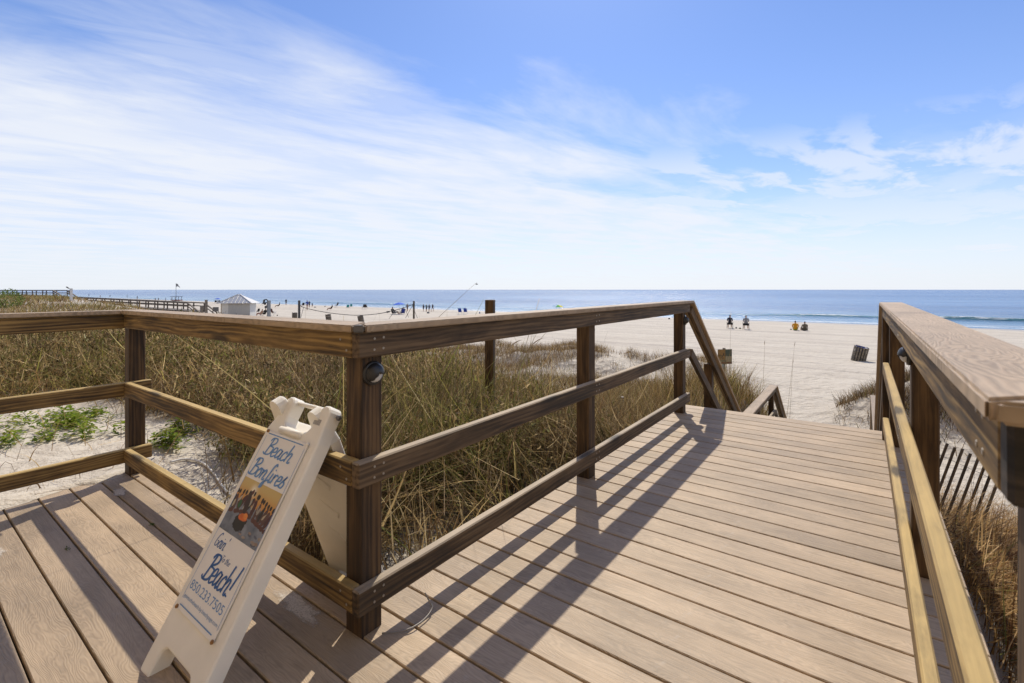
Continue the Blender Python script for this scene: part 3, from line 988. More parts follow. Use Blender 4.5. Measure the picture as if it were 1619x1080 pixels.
# brush-script lettering
GL = {
    'B': (0.46, [[(0.10, 0.0), (0.11, 0.5), (0.12, 1.0)], [(-0.04, .80), (.06, .98), (.32, 1.0), (.38, .76), (.13, .53)], [(.13, .53), (.42, .46), (.38, .10), (.10, 0), (-.08, .10)]]),
    'e': (0.33, [[(.05, .24), (.26, .32), (.24, .53), (.10, .50), (.04, .2), (.13, 0), (.33, .12)]]),
    'a': (0.38, [[(.29, .48), (.12, .53), (.03, .25), (.09, .02), (.25, .2), (.30, .5)], [(.30, .52), (.27, .12), (.32, 0), (.40, .08)]]),
    'c': (0.32, [[(.28, .42), (.19, .53), (.06, .35), (.06, .1), (.15, 0), (.33, .12)]]),
    'h': (0.40, [[(.07, 1.0), (.05, .5), (.04, 0)], [(.05, .3), (.18, .53), (.27, .45), (.25, .08), (.31, 0), (.40, .08)]]),
    'o': (0.36, [[(.16, .53), (.03, .3), (.08, .03), (.22, .03), (.29, .3), (.16, .53), (.38, .46)]]),
    'n': (0.40, [[(.05, .52), (.05, 0)], [(.05, .3), (.18, .53), (.27, .42), (.25, .08), (.32, 0), (.40, .08)]]),
    'f': (0.27, [[(.30, .90), (.22, 1.02), (.13, .8), (.11, 0), (.09, -.34), (.0, -.38), (.03, -.1), (.27, .12)]]),
    'i': (0.19, [[(.07, .52), (.05, .10), (.10, 0), (.20, .08)], [(.09, .70), (.10, .76)]]),
    'r': (0.28, [[(.05, .52), (.05, 0)], [(.05, .3), (.14, .51), (.28, .47)]]),
    's': (0.32, [[(.20, .66), (.12, .40), (.24, .24), (.20, .02), (-.02, .05)], [(.0, .1), (.18, .62)]]),
    'G': (0.44, [[(.36, .86), (.27, 1), (.08, .75), (.04, .2), (.17, 0), (.34, .1), (.35, .38), (.18, .38)]]),
    'T': (0.36, [[(0, .93), (.40, 1.0)], [(.20, .97), (.16, 0)]]),
    't': (0.26, [[(.12, .85), (.09, .10), (.17, 0), (.25, .06)], [(0, .58), (.26, .6)]]),
    "'": (0.14, [[(.09, 1.0), (.05, .78)]]),
    '!': (0.26, [[(.12, 1.12), (.07, .25)], [(.055, .06), (.06, .0)]]),
    ' ': (0.2, []),
}


def letter_mesh(text, x0, y0, xs_, ys_, wd, shear=0.22, me_name='lettering', wx=None):
    vs, fs = [], []
    x = x0
    for ch in text:
        adv, sts = GL[ch]
        for stt in sts:
            pts = catmull(stt, 7)
            pp = [np.array((x + (p[0] + shear * p[1]) * xs_, y0 + p[1] * ys_)) for p in pts]
            n = len(pp)
            b = len(vs)
            for i, p in enumerate(pp):
                d = pp[min(i + 1, n - 1)] - pp[max(i - 1, 0)]
                d = d / (np.linalg.norm(d) + 1e-9)
                nn = np.array((-d[1], d[0]))
                # brush pen: strokes going down are wider
                wv = wd * (0.55 + 0.45 * abs(d[1]))
                vs.append((*(p + nn * wv * 0.5), 0)); vs.append((*(p - nn * wv * 0.5), 0))
            for i in range(n - 1):
                fs.append((b + 2 * i, b + 2 * i + 1, b + 2 * i + 3, b + 2 * i + 2))
        x += adv * xs_
    # make every face look out of the panel
    out_f = []
    for f in fs:
        a, b_, c = (np.array(vs[f[k]][:2]) for k in (0, 1, 2))
        ar = (b_ - a)[0] * (c - a)[1] - (b_ - a)[1] * (c - a)[0]
        out_f.append(f if ar >= 0 else f[::-1])
    return mesh(me_name, vs, out_f)


child_of_panel('lettering', letter_mesh('Beach', 0.040, 0.509, 0.094, 0.060, 0.0082, 0.18), M_BLUE, 0.0028)
child_of_panel('lettering', letter_mesh('Bonfires', 0.012, 0.432, 0.0905, 0.060, 0.0082, 0.20), M_BLUE, 0.0034)
child_of_panel('lettering', letter_mesh("Goin'", 0.026, 0.197, 0.050, 0.042, 0.0042, 0.22), M_NAVY, 0.0028)
child_of_panel('lettering', letter_mesh('To the', 0.108, 0.172, 0.032, 0.018, 0.0022, 0.2), M_NAVY, 0.0028)
child_of_panel('lettering', letter_mesh('B', 0.052, 0.104, 0.098, 0.078, 0.0100, 0.22), M_NAVY, 0.0028)
child_of_panel('lettering', letter_mesh('each!', 0.095, 0.106, 0.088, 0.080, 0.0086, 0.20), M_NAVY, 0.0030)


def text_mesh(body, width, x0, y0, hgt):
    cu = bpy.data.curves.new('text', 'FONT')
    cu.body = body; cu.size = 1.0; cu.resolution_u = 3
    to = bpy.data.objects.new('text', cu); COL.objects.link(to)
    dg = bpy.context.evaluated_depsgraph_get()
    me = bpy.data.meshes.new_from_object(to.evaluated_get(dg))
    bpy.data.objects.remove(to); bpy.data.curves.remove(cu)
    c = np.empty(len(me.vertices) * 3); me.vertices.foreach_get('co', c); c = c.reshape(-1, 3)
    c -= c.min(0)
    c[:, 0] *= width / c[:, 0].max(); c[:, 1] *= hgt / c[:, 1].max()
    c += np.array((x0, y0, 0))
    me.vertices.foreach_set('co', c.ravel()); me.update()
    me.name = 'lettering'
    me.materials.clear()
    return me


child_of_panel('lettering', text_mesh('850.233.7505', 0.236, 0.014, 0.062, 0.026), M_BLUE, 0.0028)
child_of_panel('lettering', text_mesh('gointothebeach.by.beachpage.com', 0.246, 0.010, 0.031, 0.014), M_BLUE, 0.0028)
for nm, (x0, x1, y0, y1) in {'a': (0.012, 0.250, 0.577, 0.5805), 'b': (0.012, 0.250, 0.0115, 0.0150), 'c': (0.0045, 0.0062, 0.03, 0.57), 'd': (0.2640, 0.2657, 0.03, 0.57)}.items():
    child_of_panel('printed_line', mesh('printed_line', [(x0, y0, 0), (x1, y0, 0), (x1, y1, 0), (x0, y1, 0)], [(0, 1, 2, 3)]), M_BLUE, 0.0030)
for cx, cy in ((0.002, 0.586), (0.002, 0.003), (0.270, 0.003), (0.270, 0.586)):
    vs, fs = lathe([(0.006, 0), (0.0065, 0.004), (0.004, 0.006)], 10)
    obj('corner_clip', mesh('corner_clip', vs, fs, True), sign, M_RUST if cy > 0.3 and cx < .1 or cy < .1 else M_WHITE, M=FM @ Matrix.Translation((cx, cy, 0.0065)))
child = obj('stamp', mesh('stamp', [(0, 0, 0), (0.042, 0, 0), (0.042, 0.020, 0), (0, 0.020, 0)], [(0, 1, 2, 3)]), sign, plain('stamp_grey', (0.33, 0.32, 0.31), 0.5, 0, 0.55, 260, 0), M=FM @ Matrix.Translation((0.232, 0.655, 0.0006)))

# ------------------------------------------------------------------ dune vegetation
def in_deck(t, s, m=0.03):
    a = (t > -3.97 - m) & (s < 1.15 + m)
    b = (t > -1.52 - m) & (t < 0.34 + m) & (s < 5.0 + m)
    c = (t > -1.55) & (t < 0.36) & (s < 12.0)
    return a | b | c


def blades(name, t, s, L, wid, tilt0, bend, az, col, mat, z=None, levels=4):
    """a mass of bent ribbons: arrays give root, length, width, lean, bend, heading, colour"""
    n = len(t)
    z = gz(t, s) - 0.01 if z is None else z
    hx, hy_ = np.cos(az), np.sin(az)
    k = np.linspace(0, 1, levels)
    ang = tilt0[:, None] + bend[:, None] * k[None, :] ** 1.3
    seg = L[:, None] / (levels - 1)
    dr = np.sin(ang) * seg; dz = np.cos(ang) * seg
    r = np.concatenate([np.zeros((n, 1)), np.cumsum(dr[:, 1:], 1)], 1)
    h = np.concatenate([np.zeros((n, 1)), np.cumsum(dz[:, 1:], 1)], 1)
    cx = t[:, None] + hx[:, None] * r; cy = s[:, None] + hy_[:, None] * r; cz = z[:, None] + h
    tw = rng.uniform(-1.2, 1.2, n)
    sx, sy = -np.sin(az + tw), np.cos(az + tw)
    ww = wid[:, None] * 0.5 * (1.0 - 0.85 * k[None, :] ** 1.5)
    a = np.stack([cx + sx[:, None] * ww, cy + sy[:, None] * ww, cz], -1)
    b = np.stack([cx - sx[:, None] * ww, cy - sy[:, None] * ww, cz], -1)
    co = np.stack([a, b], 2).reshape(-1, 3)
    base = (np.arange(n) * levels * 2)[:, None]
    q = (np.arange(levels - 1) * 2)[None, :]
    i0 = base + q
    f = np.stack([i0, i0 + 1, i0 + 3, i0 + 2], -1).reshape(-1, 4).astype(np.int32)
    me = bpy.data.meshes.new(name)
    me.vertices.add(len(co)); me.vertices.foreach_set('co', co.ravel())
    me.loops.add(f.size); me.loops.foreach_set('vertex_index', f.ravel())
    me.polygons.add(len(f)); me.polygons.foreach_set('loop_start', np.arange(0, f.size, 4, dtype=np.int32))
    me.polygons.foreach_set('use_smooth', np.ones(len(f), bool))
    me.update()
    ca = me.color_attributes.new('col', 'FLOAT_COLOR', 'POINT')
    cc = np.repeat(np.concatenate([col, np.ones((n, 1))], 1), levels * 2, 0)
    ca.data.foreach_set('color', cc.astype(np.float32).ravel())
    me.materials.append(mat)
    return obj(name, me)


STRAW = np.array([(0.47, 0.335, 0.145), (0.37, 0.25, 0.10), (0.60, 0.46, 0.24), (0.27, 0.17, 0.07), (0.17, 0.10, 0.045)])
BROWN = np.array([(0.19, 0.125, 0.065), (0.13, 0.082, 0.042), (0.26, 0.18, 0.10), (0.38, 0.285, 0.18), (0.075, 0.048, 0.026)])
GREEN = np.array([(0.20, 0.195, 0.045), (0.145, 0.150, 0.037), (0.30, 0.262, 0.075), (0.43, 0.34, 0.13), (0.10, 0.095, 0.027)])


def pick(pal, n):
    return pal[rng.integers(0, len(pal), n)] * rng.uniform(0.75, 1.2, (n, 1))


def sand_gap(t, s):
    """1 where the dune is bare"""
    wob = 0.25 * fnoise(t * 1.3, s * 1.3, 3)
    bare = sst(1.95, 1.55, s + wob) * sst(-2.95, -3.35, t) * sst(-8.1, -7.3, t + wob)
    bare = np.maximum(bare, 0.9 * np.exp(-(((t + 1.95) / 0.40) ** 2 + ((s - 1.72) / 0.30) ** 2)))
    return bare


def wedge(n, y0, y1, pw=1.0, u0=-60, u1=1680):
    q = rng.random(n)
    Y = (y0 ** (2 - pw) + q * (y1 ** (2 - pw) - y0 ** (2 - pw))) ** (1 / (2 - pw)) if pw != 2 else y0 * (y1 / y0) ** q
    X = (rng.uniform(u0, u1, n) - 809.5) / FPX * Y
    return C_ * X - S_ * Y, S_ * X + C_ * Y, Y


def greenness(t, s):
    g_ = 0.60 * np.exp(-(((t + 2.8) / 0.95) ** 2 + ((s - 2.7) / 1.0) ** 2))
    g_ += 0.75 * np.exp(-(((t + 8.6) / 2.0) ** 2 + ((s - 1.9) / 1.2) ** 2))
    g_ += 0.45 * np.exp(-(((t + 4.0) / 1.2) ** 2 + ((s - 5.2) / 1.4) ** 2))
    return g_ + 0.25 * fnoise(t * 0.5 + 4, s * 0.5 + 2, 2)


def grass_edge(t, s, cl_):
    se = 2.4 + 0.20 * np.minimum(-1.5 - t, 25)
    return 1 - sst(se + 2.9 + 2.2 * cl_, se + 5.0 + 2.2 * cl_, s)


def left_dune(n, y0, y1, pw, scale, wscale, name, ntuft):
    # tufts: every blade springs from the foot of a tuft and fans outwards
    ct, cs_, cY = wedge(ntuft, y0, y1, pw, -80, 1290)
    k_ = rng.integers(0, ntuft, n)
    rad = np.abs(rng.normal(0, 0.075, n)) * (1 + 0.05 * cY[k_]); an = rng.uniform(0, 6.283, n)
    t = ct[k_] + rad * np.cos(an); s = cs_[k_] + rad * np.sin(an); Y = cY[k_]
    tuft_h = rng.uniform(0.65, 1.35, ntuft)[k_]
    tuft_c = rng.random(ntuft)[k_]
    tuft_v = (0.42 + 0.95 * rng.random(ntuft) ** 1.2)[k_]
    cl_ = fnoise(t * 1.1, s * 1.1, 3)
    keep = ~in_deck(t, s) & (t < -1.5) & (s > -7.0) & (rng.random(n) > sand_gap(t, s) * 0.985)
    dens = grass_edge(t, s, cl_)
    keep &= rng.random(n) < dens * np.where(Y < 8, 0.25 + 0.75 * sst(-0.30, -0.05, fnoise(t * 2.1 + 8, s * 2.1 + 3, 2)), 1.0)
    keep &= ~((t > -1.9) & (s > 10.0))
    t, s, Y, cl_, an, tuft_h, tuft_c, tuft_v = (q[keep] for q in (t, s, Y, cl_, an, tuft_h, tuft_c, tuft_v))
    n = len(t)
    g_ = greenness(t, s)
    isg = tuft_c < np.clip(g_, 0.03, 0.46)
    isg &= rng.random(n) < 0.8
    brush = np.exp(-(((t + 4.6) / 2.4) ** 2 + ((s - 2.9) / 1.5) ** 2))
    shrub = (~isg) & (rng.random(n) < 0.75 * brush + 0.22)
    lying = rng.random(n) < 0.58
    col = np.where(isg[:, None], pick(GREEN, n), np.where(shrub[:, None], pick(BROWN, n), pick(STRAW, n)))
    col = col * (tuft_v * (1 + 0.3 * sst(-3.3, -4.6, t)))[:, None]
    L = rng.uniform(0.22, 0.66, n) * tuft_h * scale * np.where(isg, 1.25, 1.0) * np.where(shrub, 0.85, 1.0)
    L *= 1 - 0.30 * np.exp(-(((t + 1.6) / 0.45) ** 2)) * (s < 3.2)
    L *= 1 - 0.38 * sst(-3.3, -4.6, t)
    t0 = np.where(lying, rng.uniform(0.6, 1.65, n), np.abs(rng.normal(0.12, 0.28, n)))
    bend = np.where(lying, rng.uniform(-0.9, 1.1, n), rng.uniform(0.1, 2.3, n))
    bend = np.where(shrub, rng.uniform(-0.7, 0.9, n), bend)
    t0 = np.where(shrub & ~lying, rng.uniform(0.0, 1.1, n), t0)
    z = gz(t, s) - 0.01 + np.where(lying, rng.random(n) ** 1.4 * 0.36 * tuft_h * scale, 0) + np.where(shrub & ~lying, rng.random(n) * 0.30 * scale, 0)
    az = np.where(rng.random(n) < 0.6, an + rng.normal(0, 0.7, n), rng.uniform(0, 6.283, n))
    az = np.where((t > -2.1) & (s < 5.2) & (np.cos(az) > 0), math.pi - az, az)      # lean away from the walk
    az = np.where((t > -4.0) & (s < 1.75) & (np.sin(az) < 0), -az, az)
    wid = rng.uniform(0.0035, 0.0085, n) * wscale * np.where(shrub, 0.75, 1)
    bold = (rng.random(n) < 0.07 - 0.045 * sst(-3.3, -4.6, t)) & ~shrub
    wid = np.where(bold, wid * 1.7, wid); col = np.where(bold[:, None], np.clip(col / tuft_v[:, None] * 1.25, 0, 0.75), col); L = np.where(bold, L * 1.25, L)
    return blades(name, t, s, L, wid, t0, bend, az, col, M_GRASS, z, 5)


o = left_dune(92000, 2.2, 7.5, 1.0, 1.0, 1.0, 'dune_grass', 1500)
tag(o, 'dry tan and green dune grass tangled right behind the railing', 'grass', kind='stuff')
o = left_dune(80000, 7.0, 34.0, 1.35, 0.95, 1.9, 'dune_grass', 2600)
tag(o, 'matted straw coloured grass covering the dune beyond the railing', 'grass', kind='stuff')

# dense leafy scrub standing in the grass: little dried leaves on crossing twigs
SCRUB = np.array([(0.20, 0.135, 0.062), (0.12, 0.08, 0.038), (0.29, 0.205, 0.095), (0.38, 0.285, 0.15), (0.06, 0.042, 0.02), (0.16, 0.15, 0.045), (0.11, 0.11, 0.03)])
ct, cs_, cY = wedge(1150, 3.0, 16.0, 1.1, -60, 960)
ok = (~in_deck(ct, cs_, 0.25)) & (ct < -1.9) & (sand_gap(ct, cs_) < 0.25) & (cs_ < 2.4 + 0.2 * (-1.5 - ct) + 3.2) & (fnoise(ct * 0.8 + 40, cs_ * 0.8 + 3, 2) > -0.28)
ct, cs_, cY = ct[ok], cs_[ok], cY[ok]
tt, ss_, zz_l, cc_l, LL, WW, T0, BB = [], [], [], [], [], [], [], []
for i in range(len(ct)):
    m = int((380 if ct[i] < -3.6 else 170) * (5.0 / max(cY[i], 4.0)) ** 0.7)
    rx = rng.uniform(0.18, 0.42); hgt = rng.uniform(0.25, 0.70)
    d = rng.normal(0, 1, (m, 3)); d /= np.linalg.norm(d, axis=1)[:, None]; d *= rng.random((m, 1)) ** 0.4
    x = ct[i] + rx * d[:, 0]; y = cs_[i] + rx * d[:, 1]
    h = np.clip(hgt * (0.45 + 0.55 * d[:, 2]) + rng.normal(0, 0.03, m), 0.01, None)
    vv_ = rng.uniform(0.42, 1.35)
    tt.append(x); ss_.append(y); zz_l.append(gz(x, y) + h); cc_l.append(np.clip(pick(SCRUB, m) * vv_ * 1.45, 0, 0.7))
    k_ = max(cY[i] / 5.0, 0.9) ** 0.6
    LL.append(rng.uniform(0.025, 0.07, m) * k_); WW.append(rng.uniform(0.010, 0.022, m) * k_); T0.append(rng.uniform(0, 2.2, m)); BB.append(rng.uniform(-0.6, 0.8, m))
tt = np.concatenate(tt); n = len(tt)
o = blades('scrub_leaves', tt, np.concatenate(ss_), np.concatenate(LL), np.concatenate(WW), np.concatenate(T0), np.concatenate(BB), rng.uniform(0, 6.283, n), np.concatenate(cc_l), M_GRASS, np.concatenate(zz_l), 3)
tag(o, 'brown leafy scrub standing in the dune grass behind the left railing', 'scrub', kind='stuff')

# leaf litter darkens the sand wherever grass grows
co = np.empty(len(ground.data.vertices) * 3); ground.data.vertices.foreach_get('co', co); co = co.reshape(-1, 3)
gt_, gs_ = co[:, 0], co[:, 1]
ltr = grass_edge(gt_, gs_, fnoise(gt_ * 1.1, gs_ * 1.1, 3)) * (gt_ < -1.45) * (1 - sand_gap(gt_, gs_)) * sst(-60, -40, gt_)
ltr = np.maximum(ltr, 0.75 * sst(0.35, 0.6, gt_) * sst(-0.62, -0.05, fnoise(gt_ * 1.3 + 50, gs_ * 1.3 + 20, 3)) * sst(11.5, 7.5, gs_) * (gt_ < 6))
ltr = np.maximum(ltr, 0.8 * sst(12.5, 10.8, gs_) * sst(4.6, 5.4, gs_) * sst(-5.2, -4.2, gt_) * (gt_ < -1.5))
at = ground.data.attributes.new('litter', 'FLOAT', 'POINT')
at.data.foreach_set('value', np.clip(ltr, 0, 1).astype(np.float32))

# low hummocks with brown tufts, seaward of the dune
t, s, Y = wedge(90000, 13.0, 34.0, 1.0, 640, 1120)
cl_ = fnoise(t * 0.42 + 31, s * 0.42 + 12, 4)
hum = fnoise(t * 0.33 + 3.1, s * 0.33 + 8.2, 3)
keep = (t < -3.0) & (s > 9.5) & (s < 26.0 + 2 * cl_) & (rng.random(len(t)) < sst(-0.10, 0.14, cl_ + 0.75 * hum))
t, s = t[keep], s[keep]; n = len(t)
col = np.where((rng.random(n) < 0.65)[:, None], pick(BROWN, n), pick(STRAW, n)) * np.where(rng.random(n) < .2, 0.7, 1.0)[:, None]
o = blades('hummock_grass', t, s, rng.uniform(0.18, 0.52, n), rng.uniform(0.008, 0.016, n), np.abs(rng.normal(0.2, 0.22, n)), rng.uniform(0.1, 1.2, n), rng.uniform(0, 6.28, n), col, M_GRASS)
tag(o, 'brown grass tufts on white sand hummocks seen through the railing', 'grass', kind='stuff')

# grass beside the stairs (left) running down to the path
n = 22000
t = rng.uniform(-5.5, -1.50, n); s = rng.uniform(5.0, 13.2, n)
keep = rng.random(n) < sst(13.6, 11.8, s + 0.6 * fnoise(t, s, 2)) * (0.55 + 0.45 * sst(-5.5, -3.5, t))
t, s = t[keep], s[keep]; n = len(t)
col = np.where((rng.random(n) < 0.5)[:, None], pick(STRAW, n), np.where((rng.random(n) < 0.45)[:, None], pick(GREEN, n), pick(BROWN, n)))
o = blades('path_side_grass', t, s, rng.uniform(0.3, 0.85, n), rng.uniform(0.005, 0.010, n), np.abs(rng.normal(0.12, 0.2, n)), rng.uniform(0.05, 1.2, n), rng.uniform(0, 6.28, n), col, M_GRASS)
tag(o, 'tan grass bank sloping down beside the beach stairs', 'grass', kind='stuff')

# tuft on the mound right of the path
n = 20000
t = rng.normal(1.6, 1.0, n); s = rng.normal(16.3, 0.75, n)
keep = (t > -0.6) & (rng.random(n) < sst(0.0, 0.35, 0.32 + fnoise(t * 1.4, s * 1.4, 3)))
t, s = t[keep], s[keep]; n = len(t)
col = np.where((rng.random(n) < 0.9)[:, None], pick(BROWN, n), pick(GREEN, n))
o = blades('mound_grass', t, s, rng.uniform(0.12, 0.50, n), rng.uniform(0.008, 0.016, n), np.abs(rng.normal(0.25, 0.25, n)), rng.uniform(0.1, 1.3, n), rng.uniform(0, 6.28, n), col, M_GRASS)
tag(o, 'brown tufted grass on the sand mound right of the path', 'grass', kind='stuff')

# dry grass right of the boardwalk, seen between the near rails
n = 74000
t = 0.42 + 4.8 * rng.random(n) ** 1.25; s = rng.uniform(0.5, 11.0, n)
q_ = rng.random(n) < 0.2
t = np.where(q_, rng.uniform(0.45, 2.2, n), t); s = np.where(q_, rng.uniform(1.6, 4.2, n), s)
cl_ = fnoise(t * 1.3 + 50, s * 1.3 + 20, 3)
keep = rng.random(n) < sst(-0.62, -0.05, cl_) * sst(11.5, 7.5, s)
t, s, cl_ = t[keep], s[keep], cl_[keep]; n = len(t)
lying = rng.random(n) < 0.82
isg = rng.random(n) < 0.04
col = np.where(isg[:, None], pick(GREEN, n), np.where((rng.random(n) < 0.2)[:, None], pick(BROWN, n), pick(STRAW, n) * np.array((1.18, 1.06, 1.0))))
o = blades('side_grass', t, s, rng.uniform(0.2, 0.60, n) * (1 + 0.1 * np.exp(-((s - 3.0) / 1.2) ** 2)), rng.uniform(0.003, 0.006, n), np.where(lying, rng.uniform(0.7, 1.5, n), np.abs(rng.normal(0.2, 0.25, n))), rng.uniform(-0.1, 1.2, n), np.where(t < 1.15, rng.uniform(-1.45, 1.45, n), rng.uniform(0, 6.28, n)), col, M_GRASS, gz(t, s) - 0.01 + lying * rng.random(n) * 0.30)
tag(o, 'dry straw grass on the slope right of the near railing', 'grass', kind='stuff')

ct = rng.uniform(0.6, 3.6, 170); cs_ = rng.uniform(0.8, 8.5, 170)
tt, ss_, zz_l, cc_l = [], [], [], []
for i in range(len(ct)):
    m = 230
    d = rng.normal(0, 1, (m, 3)); d /= np.linalg.norm(d, axis=1)[:, None]; d *= rng.random((m, 1)) ** 0.4
    x = np.clip(ct[i] + rng.uniform(0.15, 0.32) * d[:, 0], 0.42, None); y = cs_[i] + rng.uniform(0.15, 0.32) * d[:, 1]
    tt.append(x); ss_.append(y); zz_l.append(gz(x, y) + np.clip(rng.uniform(0.15, 0.42) * (0.45 + 0.55 * d[:, 2]), 0.01, None)); cc_l.append(pick(np.concatenate([SCRUB[:5], STRAW]), m) * rng.uniform(0.7, 1.2))
tt = np.concatenate(tt); n = len(tt)
o = blades('scrub_leaves', tt, np.concatenate(ss_), rng.uniform(0.03, 0.09, n), rng.uniform(0.008, 0.02, n), rng.uniform(0, 2.2, n), rng.uniform(-0.6, 0.8, n), rng.uniform(0, 6.283, n), np.concatenate(cc_l), M_GRASS, np.concatenate(zz_l), 3)
tag(o, 'golden brown scrub growing round the slat fence right of the near railing', 'scrub', kind='stuff')

# scrub on the far left dune
n = 42000
t, s, Y = wedge(n, 26.0, 95.0, 1.5, -40, 330)
cl_ = fnoise(t * 0.22, s * 0.22, 4)
se = 2.4 + 5.0 + 9.0 * sst(45, 75, -1.5 - t)
keep = (s > -14) & (s < se + 5.5) & (rng.random(n) < sst(-0.5, 0.2, cl_))
t, s, cl_, Y = t[keep], s[keep], cl_[keep], Y[keep]; n = len(t)
col = np.where((rng.random(n) < 0.12 + 0.5 * (cl_ > 0.25))[:, None], pick(GREEN, n), np.where((rng.random(n) < 0.5)[:, None], pick(BROWN, n), pick(STRAW, n)))
o = blades('dune_scrub', t, s, rng.uniform(0.2, 0.6, n) * (1 + 0.5 * (cl_ > .2)), 0.0008 * Y * rng.uniform(0.6, 1.4, n), np.abs(rng.normal(0.2, 0.25, n)), rng.uniform(0.1, 1.2, n), rng.uniform(0, 6.28, n), col, M_GRASS)
tag(o, 'brown and olive scrub covering the far left dune below the neighbouring boardwalk', 'grass', kind='stuff')


# tall dry stalks that stand out one by one
def stalk(label, p0, p1, sag, r0=0.004, r1=0.0012, group=None, head=True):
    p0 = Vector(p0); p1 = Vector(p1)
    side = Vector((random.uniform(-1, 1), random.uniform(-1, 1), 0)) * sag
    pts = [p0 + (p1 - p0) * k + side * math.sin(math.pi * k * 0.5) * k for k in np.linspace(0, 1, 9)]
    o = thing('dry_stalk', label, 'stalk', p0, group)
    tube('stem', pts, [r0 + (r1 - r0) * k for k in np.linspace(0, 1, 9)], plain('stalk_tan', (0.30, 0.225, 0.13), 0.7), o, 5)
    if head:
        d = (pts[-1] - pts[-2]).normalized()
        hp = [pts[-1] + d * k * 0.05 + Vector((random.uniform(-.006, .006), random.uniform(-.006, .006), -0.004 * k * k)) for k in range(4)]
        tube('seed_head', hp, [r1 * 1.0, r1 * 3.2, r1 * 2.6, r1 * 0.5], plain('seed_brown', (0.26, 0.19, 0.11), 0.8), o, 5)
    return o


def stalk_px(label, u0, v0, u1, v1, Y, sag=0.0, down=0.6, **kw):
    a = ray(u0, v0, Y); b = ray(u1, v1, Y + 0.05)
    d = (a - b).normalized()
    g0 = gzf(a.x, a.y)
    k = max(0.0, (a.z - g0)) / max(0.2, -d.z)
    stalk(label, a + d * min(k, 2.5), b, sag, **kw)


stalk_px('long slanting dry stalk rising above the left railing towards the sky', 698, 499, 757, 446, 6.2, 0.03, r0=0.0065, r1=0.0012, head=False)
stalk_px('short thin stalk standing just above the railing by the rainbow umbrella', 848, 489, 853, 472, 6.0, 0.0, r0=0.005, r1=0.0025, head=False)
stalk_px('thin upright stalk above the small sign by the stairs', 1154, 560, 1155, 500, 10.5, 0.05, r0=0.0035, r1=0.0015)
stalk_px('tall upright stalk in the middle of the sand right of the small sign', 1205, 655, 1207, 546, 10.0, 0.03, r0=0.004, r1=0.0018)
stalk_px('leaning stalk beside the landing rail, the taller of two', 1244, 660, 1256, 548, 10.8, 0.05, r0=0.004, r1=0.0018)
stalk_px('leaning stalk beside the landing rail, the shorter of two', 1249, 660, 1255, 575, 10.9, 0.05, r0=0.004, r1=0.0018)
for i, (u0, v0, u1, v1, y) in enumerate(((800, 600, 862, 525, 4.6), (790, 590, 835, 545, 4.9), (812, 600, 850, 520, 5.0), (826, 610, 838, 530, 5.2), (782, 575, 812, 548, 4.7))):
    stalk_px(('longest dark stalk of the leaning bunch left of the middle railing post', 'lowest of the leaning stalks beside the lone square post', 'steeper long stalk crossing the leaning bunch left of the middle post', 'most upright stalk of the bunch left of the middle railing post', 'shortest stalk of the bunch, nearest the lone square post')[i], u0, v0, u1, v1, y, 0.04, r0=0.0045, r1=0.0018, group='leaning stalks by the middle railing post')


